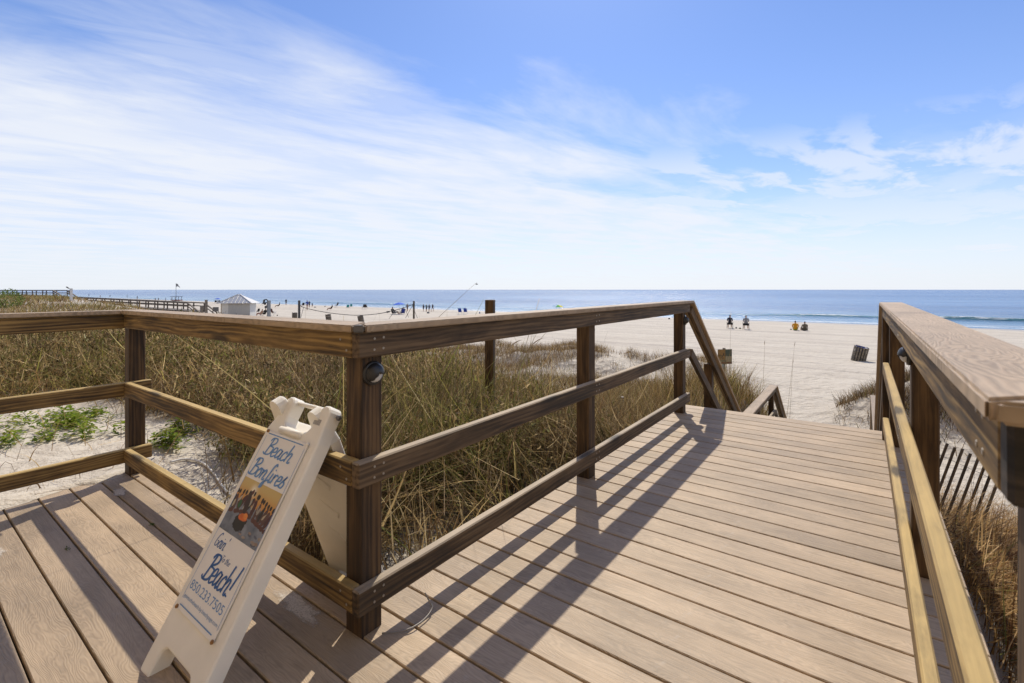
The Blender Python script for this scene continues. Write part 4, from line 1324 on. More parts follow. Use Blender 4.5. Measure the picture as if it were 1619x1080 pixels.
# ------------------------------------------------------------------ leafy plants on the sand
def leafy(name, label, centre, rx, ry, hgt, nleaf, size, group, pal=None, flat=0.5):
    t0, s0 = centre
    rr_ = np.sqrt(rng.random(nleaf)); an = rng.uniform(0, 6.283, nleaf)
    nn = 1 + 0.35 * np.sin(3 * an + rng.uniform(0, 6)) + 0.2 * np.sin(5 * an + rng.uniform(0, 6))
    nc = max(3, int(14 * rx))
    ka = rng.uniform(0, 6.283, nc); kr = np.sqrt(rng.random(nc)); kk = rng.integers(0, nc, nleaf)
    spread = 0.55 if rx < 0.3 else 0.26
    t = t0 + rx * (kr * np.cos(ka))[kk] * (1 - spread) * 1.1 + rx * spread * rr_ * nn * np.cos(an) * (1 if rx < 0.3 else 0.8)
    s = s0 + ry * (kr * np.sin(ka))[kk] * (1 - spread) * 1.1 + ry * spread * rr_ * nn * np.sin(an)
    z = gz(t, s) + 0.01 + hgt * rng.random(nleaf) * (1 - 0.7 * rr_ ** 2)
    base = Vector((t0, s0, gzf(t0, s0)))
    o = thing(name, label, 'plant', base, group)
    vs, fs, cs = [], [], []
    pal = pal if pal is not None else np.array([(0.17, 0.25, 0.025), (0.24, 0.33, 0.035), (0.30, 0.36, 0.05), (0.10, 0.16, 0.025), (0.30, 0.29, 0.08)])
    for i in range(nleaf):
        c = np.array((t[i], s[i], z[i])) - np.array(base)
        a = rng.uniform(0, 6.283); up = rng.uniform(-0.2, 0.9) * flat
        d = np.array((math.cos(a), math.sin(a), up)); d /= np.linalg.norm(d)
        sd = np.cross(d, (0, 0, 1)); sd /= np.linalg.norm(sd)
        nrm = np.cross(sd, d)
        L = size * rng.uniform(0.6, 1.3); W = L * rng.uniform(0.38, 0.55)
        b = len(vs)
        vs += [tuple(c), tuple(c + d * L * .45 + sd * W * .5 + nrm * L * .08), tuple(c + d * L - nrm * L * .1), tuple(c + d * L * .45 - sd * W * .5 + nrm * L * .08)]
        fs.append((b, b + 1, b + 2)); fs.append((b, b + 2, b + 3))
        cc = pal[rng.integers(0, len(pal))] * rng.uniform(0.8, 1.25)
        cs += [(*cc, 1)] * 4
    me = mesh('foliage', vs, fs)
    ca = me.color_attributes.new('col', 'FLOAT_COLOR', 'POINT')
    ca.data.foreach_set('color', np.array(cs, np.float32).ravel())
    me.materials.append(M_LEAF)
    obj('foliage', me, o)
    sv, sf = [], []
    for i in range(7):
        a = rng.uniform(0, 6.283); q = rng.uniform(0.4, 0.85)
        e = Vector((rx * q * math.cos(a), ry * q * math.sin(a), 0))
        e.z = gzf(t0 + e.x, s0 + e.y) - base.z + 0.02 + hgt * 0.35
        m_ = e * 0.5; m_.z = e.z * .5 + hgt * 0.25
        v_, f_ = tube_data([(0, 0, -0.01), m_, e], [0.003, 0.0025, 0.0015], 4)
        f_ = [tuple(k + len(sv) for k in ff) for ff in f_]
        sv += v_; sf += f_
    obj('stem', mesh('stem', sv, sf), o, plain('green_stem', (0.12, 0.14, 0.05), 0.7))
    return o


def gpt(u, v, z=-0.1):
    Y = FPX * (EYE - z) / (v - 458.0)
    p = ray(u, v, Y)
    return p.x, p.y


leafy('sand_plant', 'bright green leafy plant low beside the left corner post', gpt(268, 706), 0.17, 0.15, 0.15, 260, 0.05, 'leafy plants on the sand')
leafy('sand_plant', 'bright green leafy plant just behind the one at the corner post', gpt(285, 686), 0.16, 0.13, 0.16, 200, 0.05, 'leafy plants on the sand')
leafy('sand_plant', 'wide green creeping patch behind the far left rail, nearest the corner post', gpt(165, 672), 0.75, 0.35, 0.10, 420, 0.06, 'leafy plants on the sand', flat=0.9)
leafy('sand_plant', 'wide green creeping patch at the left edge under the middle rail', gpt(50, 668), 0.9, 0.5, 0.10, 520, 0.06, 'leafy plants on the sand', flat=0.9)
leafy('sand_plant', 'straggling yellow green patch at the left picture edge nearest the lower rail', gpt(20, 700), 0.55, 0.30, 0.07, 240, 0.05, 'leafy plants on the sand', flat=0.9)
leafy('sand_plant', 'small green sprig low on bare sand, left of the corner post', gpt(75, 696), 0.22, 0.12, 0.08, 90, 0.05, 'leafy plants on the sand')
leafy('sand_plant', 'tiny green sprig on the sand behind the left rail, beside the hose', gpt(385, 772), 0.06, 0.05, 0.05, 40, 0.03, 'leafy plants on the sand')
leafy('sand_plant', 'small green weed in the straw right of the near railing', (1.02, 1.75), 0.09, 0.09, 0.08, 60, 0.04, 'leafy plants on the sand')


def gap_weed(label, u, v):
    Y = FPX * EYE / (v - 460.0); p = ray(u, v, Y)
    o = thing('gap_weed', label, 'weed', P(p.x, p.y, 0), 'weeds in the deck gaps')
    vs, fs, cs = [], [], []
    for i in range(14):
        a = rng.uniform(0, 6.283); L = rng.uniform(0.008, 0.02)
        d = Vector((math.cos(a), math.sin(a), rng.uniform(0.1, 0.9))).normalized(); sd = d.cross(Vector((0, 0, 1))).normalized()
        c = Vector((rng.uniform(-.02, .02), rng.uniform(-.004, .004), 0.001)); b = len(vs)
        vs += [c, c + d * L * .5 + sd * L * .2, c + d * L, c + d * L * .5 - sd * L * .2]; fs.append((b, b + 1, b + 2, b + 3))
        cs += [(*(np.array((0.11, 0.16, 0.035)) * rng.uniform(.7, 1.3)), 1)] * 4
    me = mesh('leaves', vs, fs)
    ca = me.color_attributes.new('col', 'FLOAT_COLOR', 'POINT'); ca.data.foreach_set('color', np.array(cs, np.float32).ravel())
    me.materials.append(M_LEAF)
    obj('leaves', me, o)


gap_weed('tiny green weed in a deck gap, the one farther from the sign', 106, 866)
gap_weed('tiny green weed in a deck gap close to the left rail', 240, 828)

# far left green shrub
pb, yb = drop(8, 488, 20)
sh = thing('dune_shrub', 'green leafy shrub at the far left edge above the railing', 'shrub', pb)
vs, fs, cs = [], [], []
for i in range(1500):
    d = Vector(rng.normal(0, 1, 3)); d.normalize(); d *= rng.uniform(0.5, 1.0) ** 0.5
    k = yb / 40.0
    c = Vector((d.x * 1.5 * k, d.y * 1.2 * k, 0.75 * k + d.z * 0.85 * k + 0.12 * math.sin(d.x * 7) * k))
    L = rng.uniform(0.07, 0.16) * k
    a = Vector(rng.normal(0, 1, 3)).normalized(); b_ = a.cross(Vector(rng.normal(0, 1, 3))).normalized()
    b = len(vs)
    vs += [c, c + a * L * .5 + b_ * L * .25, c + a * L, c + a * L * .5 - b_ * L * .25]; fs.append((b, b + 1, b + 2, b + 3))
    cs += [(*(np.array((0.12, 0.17, 0.04)) * rng.uniform(.55, 1.5)), 1)] * 4
me = mesh('foliage', vs, fs)
ca = me.color_attributes.new('col', 'FLOAT_COLOR', 'POINT'); ca.data.foreach_set('color', np.array(cs, np.float32).ravel())
me.materials.append(M_LEAF)
obj('foliage', me, sh)
for i in range(4):
    a = rng.uniform(0, 6.28)
    tube('stem', [pb, pb + Vector((0.3 * math.cos(a), 0.3 * math.sin(a), 0.6)), pb + Vector((0.7 * math.cos(a), 0.6 * math.sin(a), 1.1))], [0.03, 0.02, 0.01], M_POST, sh, 5)

# ------------------------------------------------------------------ things close to the deck
p = ray(774.5, 560, 4.85)
o = thing('lone_post', 'single square brown post standing in the grass behind the railing', 'post', (p.x, p.y, gzf(p.x, p.y)))
zt = ray(774.5, 474, 4.85).z
q = beam('post', (p.x, p.y, gzf(p.x, p.y) - 0.3), (p.x + 0.004, p.y, zt), PW, PW, M_POST, o, 0.005, up=Vector((math.cos(0.45), math.sin(0.45), 0)))
for an in (0.25, 0.62):
    tube('wire', [Vector((p.x, p.y, gzf(p.x, p.y) + an)) + Vector((-S_ * 0.06, 0, 0)), Vector((p.x - 0.9, p.y + 1.2, gzf(p.x, p.y) + an - 0.05))], 0.0015, M_EDGE, o, 4)
p = ray(982, 640, 7.0)
o = thing('post_stub', 'short weathered post stub in the grass under the middle rail', 'post', (p.x, p.y, gzf(p.x, p.y)))
beam('post', (p.x, p.y, gzf(p.x, p.y) - 0.2), (p.x + 0.01, p.y, ray(982, 627, 7.0).z), 0.075, 0.06, M_OLD, o, 0.006, up=Vector((0.9, 0.4, 0)))

# white hose on the sand
hp = []
for (u, v) in ((268, 727), (292, 722), (318, 724), (338, 734), (350, 748), (366, 762), (392, 768), (420, 772)):
    x, y = gpt(u, v, -0.10); hp.append((x, y))
hpts = [Vector((a[0], a[1], gzf(a[0], a[1]) + 0.012)) for a in catmull(hp, 6)]
tag(tube('hose', hpts, 0.0075, plain('white_hose', (0.74, 0.72, 0.68), 0.5), None, 8), 'pale hose curling across the sand behind the left rail', 'hose')

# bent wire on the boards by the corner post
wp = []
for (u, v, z) in ((604, 1001, 0.008), (628, 999, 0.010), (652, 992, 0.012), (672, 978, 0.012), (683, 962, 0.02), (680, 953, 0.035), (672, 938, 0.07)):
    Y = FPX * (EYE - z) / (v - 459.5); q_ = ray(u, v, Y); wp.append((q_.x, q_.y, z + tilt(q_.x, q_.y)))
tag(tube('bent_wire', [Vector(a) for a in catmull(wp, 6)], 0.0028, plain('grey_wire', (0.23, 0.21, 0.19), 0.5, 0.3), None, 6), 'bent grey wire lying on the boards at the corner post', 'wire')


def dust_mat():
    m, g, bs = new_mat('sand_dust')
    pos = g.n('ShaderNodeNewGeometry').outputs['Position']
    fade = g.n('ShaderNodeAttribute', attribute_name='fade').outputs['Fac']
    n1 = g.noise(g.mapping(pos, (9, 26, 9)), 1.0, 6, 0.7)
    n2 = g.noise(pos, 160.0, 3, 0.7)
    g.link(g.ramp(n2, [(0.3, (0.50, 0.44, 0.37)), (0.7, (0.66, 0.60, 0.53))]), bs.inputs['Base Color'])
    bs.inputs['Roughness'].default_value = 0.9
    al = g.mr(g.math('ADD', g.math('MULTIPLY', n1, 1.0), g.math('SUBTRACT', fade, 0.5)), 0.52, 0.74, 0.0, 0.9)
    al = g.math('MULTIPLY', al, g.mr(n2, 0.3, 0.5, 0.55, 1.0))
    g.link(al, bs.inputs['Alpha'])
    return m


M_DUST = dust_mat()


def sand_patch(label, u, v, rx, ry, h, seed):
    Y = FPX * EYE / (v - 462.0); c = ray(u, v, Y)
    vs, fs, fd = [], [], []
    n1, n2 = 8, 36
    for i in range(n1 + 1):
        for k in range(n2):
            a = 2 * math.pi * k / n2
            r = (i / n1) * (1 + 0.18 * math.sin(2 * a + seed) + 0.12 * math.sin(5 * a + 2 * seed))
            x, y = rx * r * math.cos(a), ry * r * math.sin(a)
            vs.append((x, y, h * (1 - (i / n1) ** 2) + 0.0008 + tilt(c.x + x, c.y + y)))
            fd.append(1 - i / n1)
    for i in range(n1):
        for k in range(n2):
            k2 = (k + 1) % n2
            fs.append((i * n2 + k, i * n2 + k2, (i + 1) * n2 + k2, (i + 1) * n2 + k))
    me = mesh('sand_patch', vs, fs, True)
    at = me.attributes.new('fade', 'FLOAT', 'POINT'); at.data.foreach_set('value', np.array(fd, np.float32))
    tag(obj('sand_patch', me, mat=M_DUST, loc=(c.x, c.y, 0)), label, 'sand', kind='stuff')


sand_patch('dusting of pale sand on the deck boards at the left edge', -20, 868, 0.34, 0.10, 0.002, 1.3)
sand_patch('small spill of pale sand on the deck by the left corner post', 190, 778, 0.20, 0.075, 0.002, 4.1)
sand_patch('thin film of sand on the boards below the folding sign', 470, 960, 0.30, 0.10, 0.001, 2.2)
for i, (tt, ss, rx, ry) in enumerate(((-3.93, 0.35, 0.10, 0.35), (-3.92, 0.85, 0.07, 0.2), (-3.94, -0.3, 0.09, 0.4))):
    vs_c = P(tt, ss, 0)
    uY = None
    n1, n2 = 5, 30
    vs, fs = [], []
    for a_ in range(n1 + 1):
        for k in range(n2):
            an = 2 * math.pi * k / n2
            r = (a_ / n1) * (1 + 0.25 * math.sin(3 * an + i) + 0.15 * math.sin(7 * an + 2 * i))
            x, y = rx * r * math.cos(an), ry * r * math.sin(an)
            vs.append((x, y, 0.012 * (1 - (a_ / n1) ** 2) + 0.0006 + tilt(tt + x, ss + y)))
    for a_ in range(n1):
        for k in range(n2):
            k2 = (k + 1) % n2
            fs.append((a_ * n2 + k, a_ * n2 + k2, (a_ + 1) * n2 + k2, (a_ + 1) * n2 + k))
    tag(obj('sand_drift', mesh('sand_drift', vs, fs, True), mat=M_SAND, loc=(tt, ss, 0)), 'sand drifted onto the board ends along the far left rail', 'sand', 'sand drifts along the far left rail', kind='stuff')

# leaning slat fence right of the walk
fa = ray(1486, 692, 4.3); fb = ray(1556, 745, 4.1)
fo = thing('slat_fence', 'dark leaning slat sand fence in the grass right of the near railing', 'fence', (fa.x, fa.y, gzf(fa.x, fa.y)))
nsl = 10
fdir = Vector((fb.x - fa.x, fb.y - fa.y, 0)).normalized()
for i in range(nsl):
    a = fa + Vector((fdir.x, fdir.y, 0)) * (0.050 * (i - 1))
    a.z = fa.z - 0.018 * i + random.uniform(-0.012, 0.012)
    lean = Vector((-camx.x * 0.42 - 0.05 * camf.x, -camx.y * 0.42, -1.0)).normalized()
    L = min((a.z - gzf(a.x, a.y)) / -lean.z + 0.12, 1.3)
    beam('slat', a, a + lean * max(L, 0.4), 0.024, 0.010, M_FENCE, fo, 0.002, up=Vector((camf.x, camf.y, 0)))
for dz in (0.12, 0.42):
    tube('tie_wire', [fa + fdir * (0.050 * k - 0.050) + Vector((-camx.x * 0.42, -camx.y * 0.42, -1)) * dz + Vector((0, 0, -0.018 * k + 0.005 * (k % 2))) for k in range(nsl)], 0.0018, M_EDGE, fo, 4)

# small notice sign in the grass by the stairs
c = ray(1146, 564, 11.0)
sg = thing('notice_sign', 'small dark picture sign on a post in the grass left of the beach path', 'sign', (c.x, c.y, gzf(c.x, c.y)))
n2_ = camx * 0.99 + camf * 0.14; n2_.normalize()
k = 11.0 / FPX
pan = Vector((c.x, c.y, c.z))
beam('post', (c.x, c.y, gzf(c.x, c.y) - 0.3) + Vector((0, 0, 0)) if False else Vector((c.x + camf.x * 0.04, c.y + camf.y * 0.04, gzf(c.x, c.y) - 0.3)), Vector((c.x + camf.x * 0.04, c.y + camf.y * 0.04, c.z + 13.5 * k)), 0.06, 0.03, M_OLD, sg, 0.004, up=Vector((camf.x, camf.y, 0)))
beam('board', pan - n2_ * 12 * k, pan + n2_ * 12 * k, 0.012, 23.5 * k, plain('sign_olive', (0.13, 0.12, 0.075), 0.6, 0, 0.35, 30, 0), sg, 0.002)
fr = camf * -0.009


def rect(parent, name, du0, dv0, du1, dv1, mat, off=0.0):
    f_ = camf * (-0.0085 - off)
    pts = [pan + n2_ * (du * k) + Vector((0, 0, -dv * k)) + f_ for du, dv in ((du0, dv1), (du1, dv1), (du1, dv0), (du0, dv0))]
    me = mesh(name, [p_ - Vector(parent.location) for p_ in pts], [(0, 1, 2, 3)])
    obj(name, me, parent, mat)


rect(sg, 'printed_picture', -11.3, -11.2, 0.5, 4.5, plain('sign_ochre', (0.26, 0.15, 0.045), 0.6, 0, 0.7, 55, 0))
rect(sg, 'printed_picture', 1.0, -10.5, 11.3, -1.0, plain('sign_green', (0.05, 0.075, 0.06), 0.6, 0, 0.6, 60, 0))
rect(sg, 'printed_picture', 1.0, -0.6, 11.3, 8.0, plain('sign_tan', (0.28, 0.25, 0.17), 0.6, 0, 0.5, 60, 0))
rect(sg, 'printed_band', -11.3, 8.6, 11.3, 10.6, plain('sign_red', (0.10, 0.02, 0.02), 0.6, 0, 0.3, 30, 0))
for du, dv, a_, b_ in ((-8.5, -2, 1.6, 3.2), (-5.0, -1, 1.5, 3.4), (-2.2, -3.5, 1.7, 4.0), (-6.8, 1.6, 1.2, 2.4), (-3.5, 2.2, 1.3, 2.2), (2.4, -4.0, 1.1, 2.2)):
    rect(sg, 'printed_figure', du - a_ / 2, dv - b_ / 2, du + a_ / 2, dv + b_ / 2, plain('sign_dark', (0.02, 0.015, 0.015), 0.6, 0, 0.3, 30, 0), 0.0015)
beam('small_plate', pan - n2_ * 9 * k + Vector((0, 0, -15 * k)), pan - n2_ * 1.0 * k + Vector((0, 0, -15 * k)), 0.006, 5.6 * k, plain('sign_pale_blue', (0.25, 0.36, 0.42), 0.5, 0, 0.3, 40, 0), sg, 0.001)

# ------------------------------------------------------------------ the neighbouring boardwalk far left
def deckpt(u, vtop, Y):
    p = ray(u, vtop, Y)
    return p


fw = thing('neighbouring_boardwalk', 'long grey wooden boardwalk with handrails stepping down over the far left dune', 'boardwalk', ray(84, 470, 79))
line = [ray(-40, 459.2, 85), ray(84, 459.2, 79), ray(100, 470.0, 78), ray(180, 473.8, 72), ray(297, 479.3, 63), ray(316, 494, 61)]
wv = Vector((S_ * 0.3 + 0.35, C_ * 0.9, 0)).normalized() * 1.9
M_FAR = wood('far_walk_lumber', (0.055, 0.042, 0.032), (0.11, 0.085, 0.065), (0.18, 0.145, 0.115), top=(0.26, 0.22, 0.18))
for i in range(len(line) - 1):
    a, b = line[i], line[i + 1]
    for sd in (0, 1):
        o_ = wv * sd
        for dz in (0.0, 0.42):
            beam('rail', a + o_ - Vector((0, 0, dz)), b + o_ - Vector((0, 0, dz)), 0.06 if dz else 0.15, 0.14 if dz == 0 else 0.13, M_FAR, fw, 0)
        L = (b - a).length
        n = max(1, int(round(L / 2.6)))
        for k in range(n + (1 if i == len(line) - 2 else 0)):
            q = a.lerp(b, k / n) + o_
            z0 = min(gzf(q.x, q.y), q.z - 1.2) - 0.2
            beam('post', Vector((q.x, q.y, z0)), q, 0.13, 0.13, M_FAR, fw, 0, up=Vector((0, 1, 0)))
    beam('walkway', a + wv * .5 - Vector((0, 0, 1.08)), b + wv * .5 - Vector((0, 0, 1.08)), 2.0, 0.22, M_FAR, fw, 0)
for (u, v0, v1, Y, wdt, lab) in ((326, 495, 474, 60.5, 0.26, 'thick'), (319, 496, 484, 60.8, 0.30, 'low')):
    a = ray(u, v1, Y)
    beam('newel_post', Vector((a.x, a.y, gzf(a.x, a.y) - 0.2)), a, wdt, wdt, M_OLD, fw, 0.01, up=Vector((0, 1, 0)))


# ------------------------------------------------------------------ poles and boards on the beach
def simple_pole(name, label, cat, u, v0, v1, wpx, mat, Y=None, group=None, lean=0.0):
    if Y is None:
        g0, Y = drop(u, v0, 12)
    a = ray(u, v0, Y); b = ray(u + lean, v1, Y)
    g0 = Vector((a.x, a.y, gzf(a.x, a.y)))
    o = thing(name, label, cat, g0, group)
    wd_ = wpx * Y / FPX
    beam('pole', Vector((a.x, a.y, g0.z - 0.25)), b, wd_, wd_, mat, o, 0.01, up=Vector((0, 1, 0)))
    return o, b, Y


M_PALE = plain('pale_painted_metal', (0.62, 0.62, 0.62), 0.5)
M_DARK = plain('dark_metal', (0.03, 0.03, 0.035), 0.5)
o, b, Y = simple_pole('camera_pole', 'white pole with a lamp and camera on top at the far left dune', 'pole', 112.5, 489, 456, 3.2, M_PALE, 62)
k = Y / FPX
beam('lamp_arm', b + Vector((0, 0, -0.15)), b - camx * 5 * k + Vector((0, 0, 0.05)), 0.06, 0.06, M_DARK, o, 0.01)
beam('lamp_head', b - camx * 7.5 * k + Vector((0, 0, 0.2)), b - camx * 4 * k + Vector((0, 0, 0.02)), 0.16, 0.12, M_DARK, o, 0.02)
beam('camera_box', b - camx * 3 * k + Vector((0, 0, -0.75)), b - camx * 3 * k + Vector((0, 0, -0.25)), 0.16, 0.14, M_DARK, o, 0.02)
o, b, Y = simple_pole('shower_tower', 'grey outdoor shower column with curved arms on the beach right of the hut', 'shower', 425, 503, 475, 4.2, plain('shower_grey', (0.24, 0.26, 0.29), 0.45, 0.2), 57)
k = Y / FPX
for i, (dz, ln_) in enumerate(((0.0, 7.5), (-0.35, 6.0), (-0.75, 5.0))):
    e = b - camx * ln_ * k + Vector((0, 0, dz + 0.05))
    tube('shower_arm', [b + Vector((0, 0, dz - 0.15)), b - camx * ln_ * 0.5 * k + Vector((0, 0, dz + 0.12)), e], 0.07, M_DARK, o, 6)
    beam('shower_head', e, e + Vector((0, 0, -0.22)), 0.2, 0.2, M_DARK, o, 0.03, up=Vector((0, 1, 0)))
M_NETP = wood('net_post_lumber', (0.03, 0.022, 0.016), (0.07, 0.05, 0.03), (0.14, 0.1, 0.06))
o1, b1, Y1 = simple_pole('net_post', 'black post holding the left end of the sagging net cord', 'post', 473, 505.5, 475, 2.7, M_DARK, 57)
o2, b2, Y2 = simple_pole('net_post', 'mottled wooden post holding the right end of the sagging net cord', 'post', 654.3, 503, 476, 2.2, M_NETP, 62.5)
g_ = thing('sagging_net', 'dark slack net cord sagging between two posts on the beach', 'net', (o1.location + o2.location) / 2)
cp = [ray(480, 486, 57.4), ray(500, 491, 58), ray(530, 496, 59), ray(565, 498.5, 60), ray(595, 496.5, 61), ray(614, 493, 61.6), ray(636, 487.5, 62.2), b2 - Vector((0, 0, 0.4))]
cp = [b1 - Vector((0, 0, 0.5))] + cp
tube('cord', [Vector(a) for a in catmull(cp, 5)], 0.045, M_DARK, g_, 5)
tube('clamp', [ray(611, 493.6, 61.5), ray(616, 492.6, 61.6)], 0.12, M_DARK, g_, 6)
for (u0, v0, u1, v1, y) in ((480, 486, 475.5, 503, 57.2), (640, 487, 646, 502, 62), (626, 490, 615, 504, 61.5), (654, 480, 641, 503, 62.3), (652, 484, 660, 503, 62.5)):
    tube('guy_line', [ray(u0, v0, y), ray(u1, v1, y)], 0.025, M_DARK, g_, 4)
# notice board near the hut
c = ray(341.5, 489, 60)
o = thing('notice_board', 'grey notice board on a leaning post left of the beach hut', 'sign', (c.x, c.y, gzf(c.x, c.y)))
k = 60 / FPX
beam('post', ray(335.8, 499, 60), ray(337.2, 485.5, 60), 0.09, 0.09, M_OLD, o, 0.01, up=Vector((0, 1, 0)))
beam('board', c - camx * 4.2 * k, c + camx * 4.2 * k, 0.05, 6.8 * k, plain('board_grey', (0.13, 0.13, 0.135), 0.6), o, 0.01)

# ------------------------------------------------------------------ slatted litter barrels
M_SLAT = wood('barrel_slat_lumber', (0.09, 0.075, 0.06), (0.18, 0.15, 0.115), (0.28, 0.24, 0.19), top=(0.3, 0.27, 0.22))
M_BAG = plain('blue_bag', (0.010, 0.018, 0.13), 0.35, 0, 0.3, 12, 0.2)
R0, H0 = 0.315, 0.80
bvs, bfs = lathe([(R0 - 0.05, 0.02), (R0 - 0.05, H0 - 0.30)], 20)
inner_me = mesh('barrel_drum', bvs, bfs, True); inner_me.materials.append(plain('drum_dark', (0.02, 0.02, 0.024), 0.6))
lvs, lfs = lathe([(R0 - 0.035, H0 - 0.06), (R0 - 0.014, H0 - 0.03), (R0 - 0.012, H0 - 0.012), (R0 - 0.05, H0 - 0.02), (R0 - 0.07, H0 - 0.25)], 20)
bag_me = mesh('barrel_bag', lvs, lfs, True); bag_me.materials.append(M_BAG)
slat_me = box(0.084, 0.022, H0, 0.006, M_SLAT)


def barrel(label, u, v, lean_u, lean_v=0.0, yaw=0.0, Y=None):
    pos, Yd = drop(u, v, 14)
    o = thing('litter_barrel', label, 'barrel', pos, 'slatted litter barrels on the beach')
    o.rotation_euler = (0, 0, 0)
    ax = camf * -1
    M = Matrix.Translation(pos + Vector((0, 0, -0.04))) @ Matrix.Rotation(lean_u, 4, camf) @ Matrix.Rotation(lean_v, 4, camx) @ Matrix.Rotation(yaw, 4, 'Z')
    obj('drum', inner_me, o, M=M)
    obj('liner_bag', bag_me, o, M=M)
    nsl_ = 16
    for i in range(nsl_):
        a = 2 * math.pi * i / nsl_
        obj('slat', slat_me, o, M=M @ Matrix.Rotation(a, 4, 'Z') @ Matrix.Translation((0, R0, H0 / 2 + 0.012 * ((i * 7) % 3 - 1))))
    for zz_ in (0.16, 0.66):
        bv, bf = lathe([(R0 + 0.014, zz_), (R0 + 0.014, zz_ + 0.03)], 22)
        obj('band', mesh('barrel_band', bv, bf), o, M_DARK, M=M)
    return o


barrel('slatted litter barrel with blue liner alone on the open sand, tilted to the right', 1356.5, 570.5, R(8), R(9))
barrel('slatted litter barrel half hidden behind the middle railing post', 932, 534.5, R(8), 0, 0.1)
barrel('dark slatted litter barrel below the sagging cord, left of its middle', 520, 506.5, R(-9), 0, 0.2)
barrel('dark slatted litter barrel above the railing corner, nearest of the far ones', 571.5, 509.5, R(-11), 0, 0.1)
barrel('dark slatted litter barrel just left of the black net post', 466, 503.5, R(0), 0, 0.15)

# ------------------------------------------------------------------ beach hut
hp0 = ray(378, 502, 58.0)
hg = gzf(hp0.x, hp0.y)
k = 58.0 / FPX
hut = thing('beach_hut', 'small white beach hut with ribbed metal hip roof', 'hut', (hp0.x, hp0.y, hg))
hut.rotation_euler = (0, 0, YAW + R(14))
hw, hd = 1.52, 1.45
hz0, hz1 = 0.0, ray(378, 478.5, 58).z - hg
M_HW = plain('hut_white', (0.60, 0.59, 0.57), 0.6, 0, 0.06, 3)
M_HS = plain('hut_shutter', (0.40, 0.40, 0.40), 0.6, 0, 0.06, 3)
M_HT = plain('hut_trim', (0.42, 0.36, 0.28), 0.6, 0, 0.1, 3)
M_ROOF = plain('hut_roof_metal', (0.50, 0.49, 0.475), 0.38, 0.35, 0.1, 4)


def hb(name, x0, x1, y0, y1, z0, z1, mat, par=None):
    me = box(x1 - x0, y1 - y0, z1 - z0, 0.006, mat)
    return obj(name, me, par or hut, loc=((x0 + x1) / 2, (y0 + y1) / 2, (z0 + z1) / 2))


hb('wall', -hw, hw, -hd, hd, -0.3, hz1, M_HW)
for i in range(11):
    x = -hw + 0.78 + i * 0.213
    hb('shutter_board', x + 0.004, x + 0.209, -hd - 0.035 - 0.004 * (i % 2), -hd + 0.002, 0.62, hz1 - 0.16, M_HS)
hb('shutter_frame', -hw + 0.72, hw - 0.02, -hd - 0.05, -hd + 0.001, hz1 - 0.155, hz1 - 0.06, M_HT)
hb('counter', -hw + 0.70, hw + 0.02, -hd - 0.22, -hd + 0.003, 0.52, 0.60, M_DARK)
hb('corner_trim', -hw - 0.02, -hw + 0.08, -hd - 0.02, -hd + 0.08, -0.3, hz1, M_HT)
hb('corner_trim', hw - 0.08, hw + 0.02, -hd - 0.02, -hd + 0.08, -0.3, hz1, M_HT)
hb('side_door', -hw - 0.025, -hw + 0.001, -0.5, 0.45, 0.0, 1.75, M_HT)
ex, ey = hw + 0.36, hd + 0.36
az_ = ray(378, 465.5, 58).z - hg
rv = [(-ex, -ey, hz1 - 0.05), (ex, -ey, hz1 - 0.05), (ex, ey, hz1 - 0.05), (-ex, ey, hz1 - 0.05), (-0.12, 0, az_), (0.12, 0, az_)]
roof = obj('roof', mesh('roof', rv, [(0, 1, 5, 4), (1, 2, 5), (2, 3, 4, 5), (3, 0, 4), (3, 2, 1, 0)]), hut, M_ROOF)
for i in range(9):
    f_ = (i + 0.5) / 9
    x0 = -ex + 2 * ex * f_
    xt = -0.12 + 0.24 * f_
    # seams run up the slope until they meet the hip
    top = 1 - abs(2 * f_ - 1) * 0.92
    p0_ = Vector((x0, -ey, hz1 - 0.03)); p1_ = Vector((x0, -ey + (ey) * top, hz1 - 0.03 + (az_ - hz1 + 0.03) * top))
    d = p1_ - p0_
    x_ = d.normalized(); y_ = Vector((1, 0, 0)); z_ = x_.cross(y_)
    M = Matrix((x_, y_, z_)).transposed().to_4x4(); M.translation = (p0_ + p1_) / 2
    so_ = obj('seam', box(d.length, 0.05, 0.05, 0.0, M_ROOF), roof)
    so_.matrix_local = M
for a_, b_ in (((-ex, -ey), (-0.12, 0)), ((ex, -ey), (0.12, 0))):
    p0_ = Vector((*a_, hz1 - 0.03)); p1_ = Vector((*b_, az_ + 0.02)); d = p1_ - p0_
    x_ = d.normalized(); y_ = Vector((0, 0, 1)).cross(x_).normalized(); z_ = x_.cross(y_)
    M = Matrix((x_, y_, z_)).transposed().to_4x4(); M.translation = (p0_ + p1_) / 2
    so_ = obj('ridge_cap', box(d.length, 0.12, 0.05, 0.0, M_ROOF), roof); so_.matrix_local = M


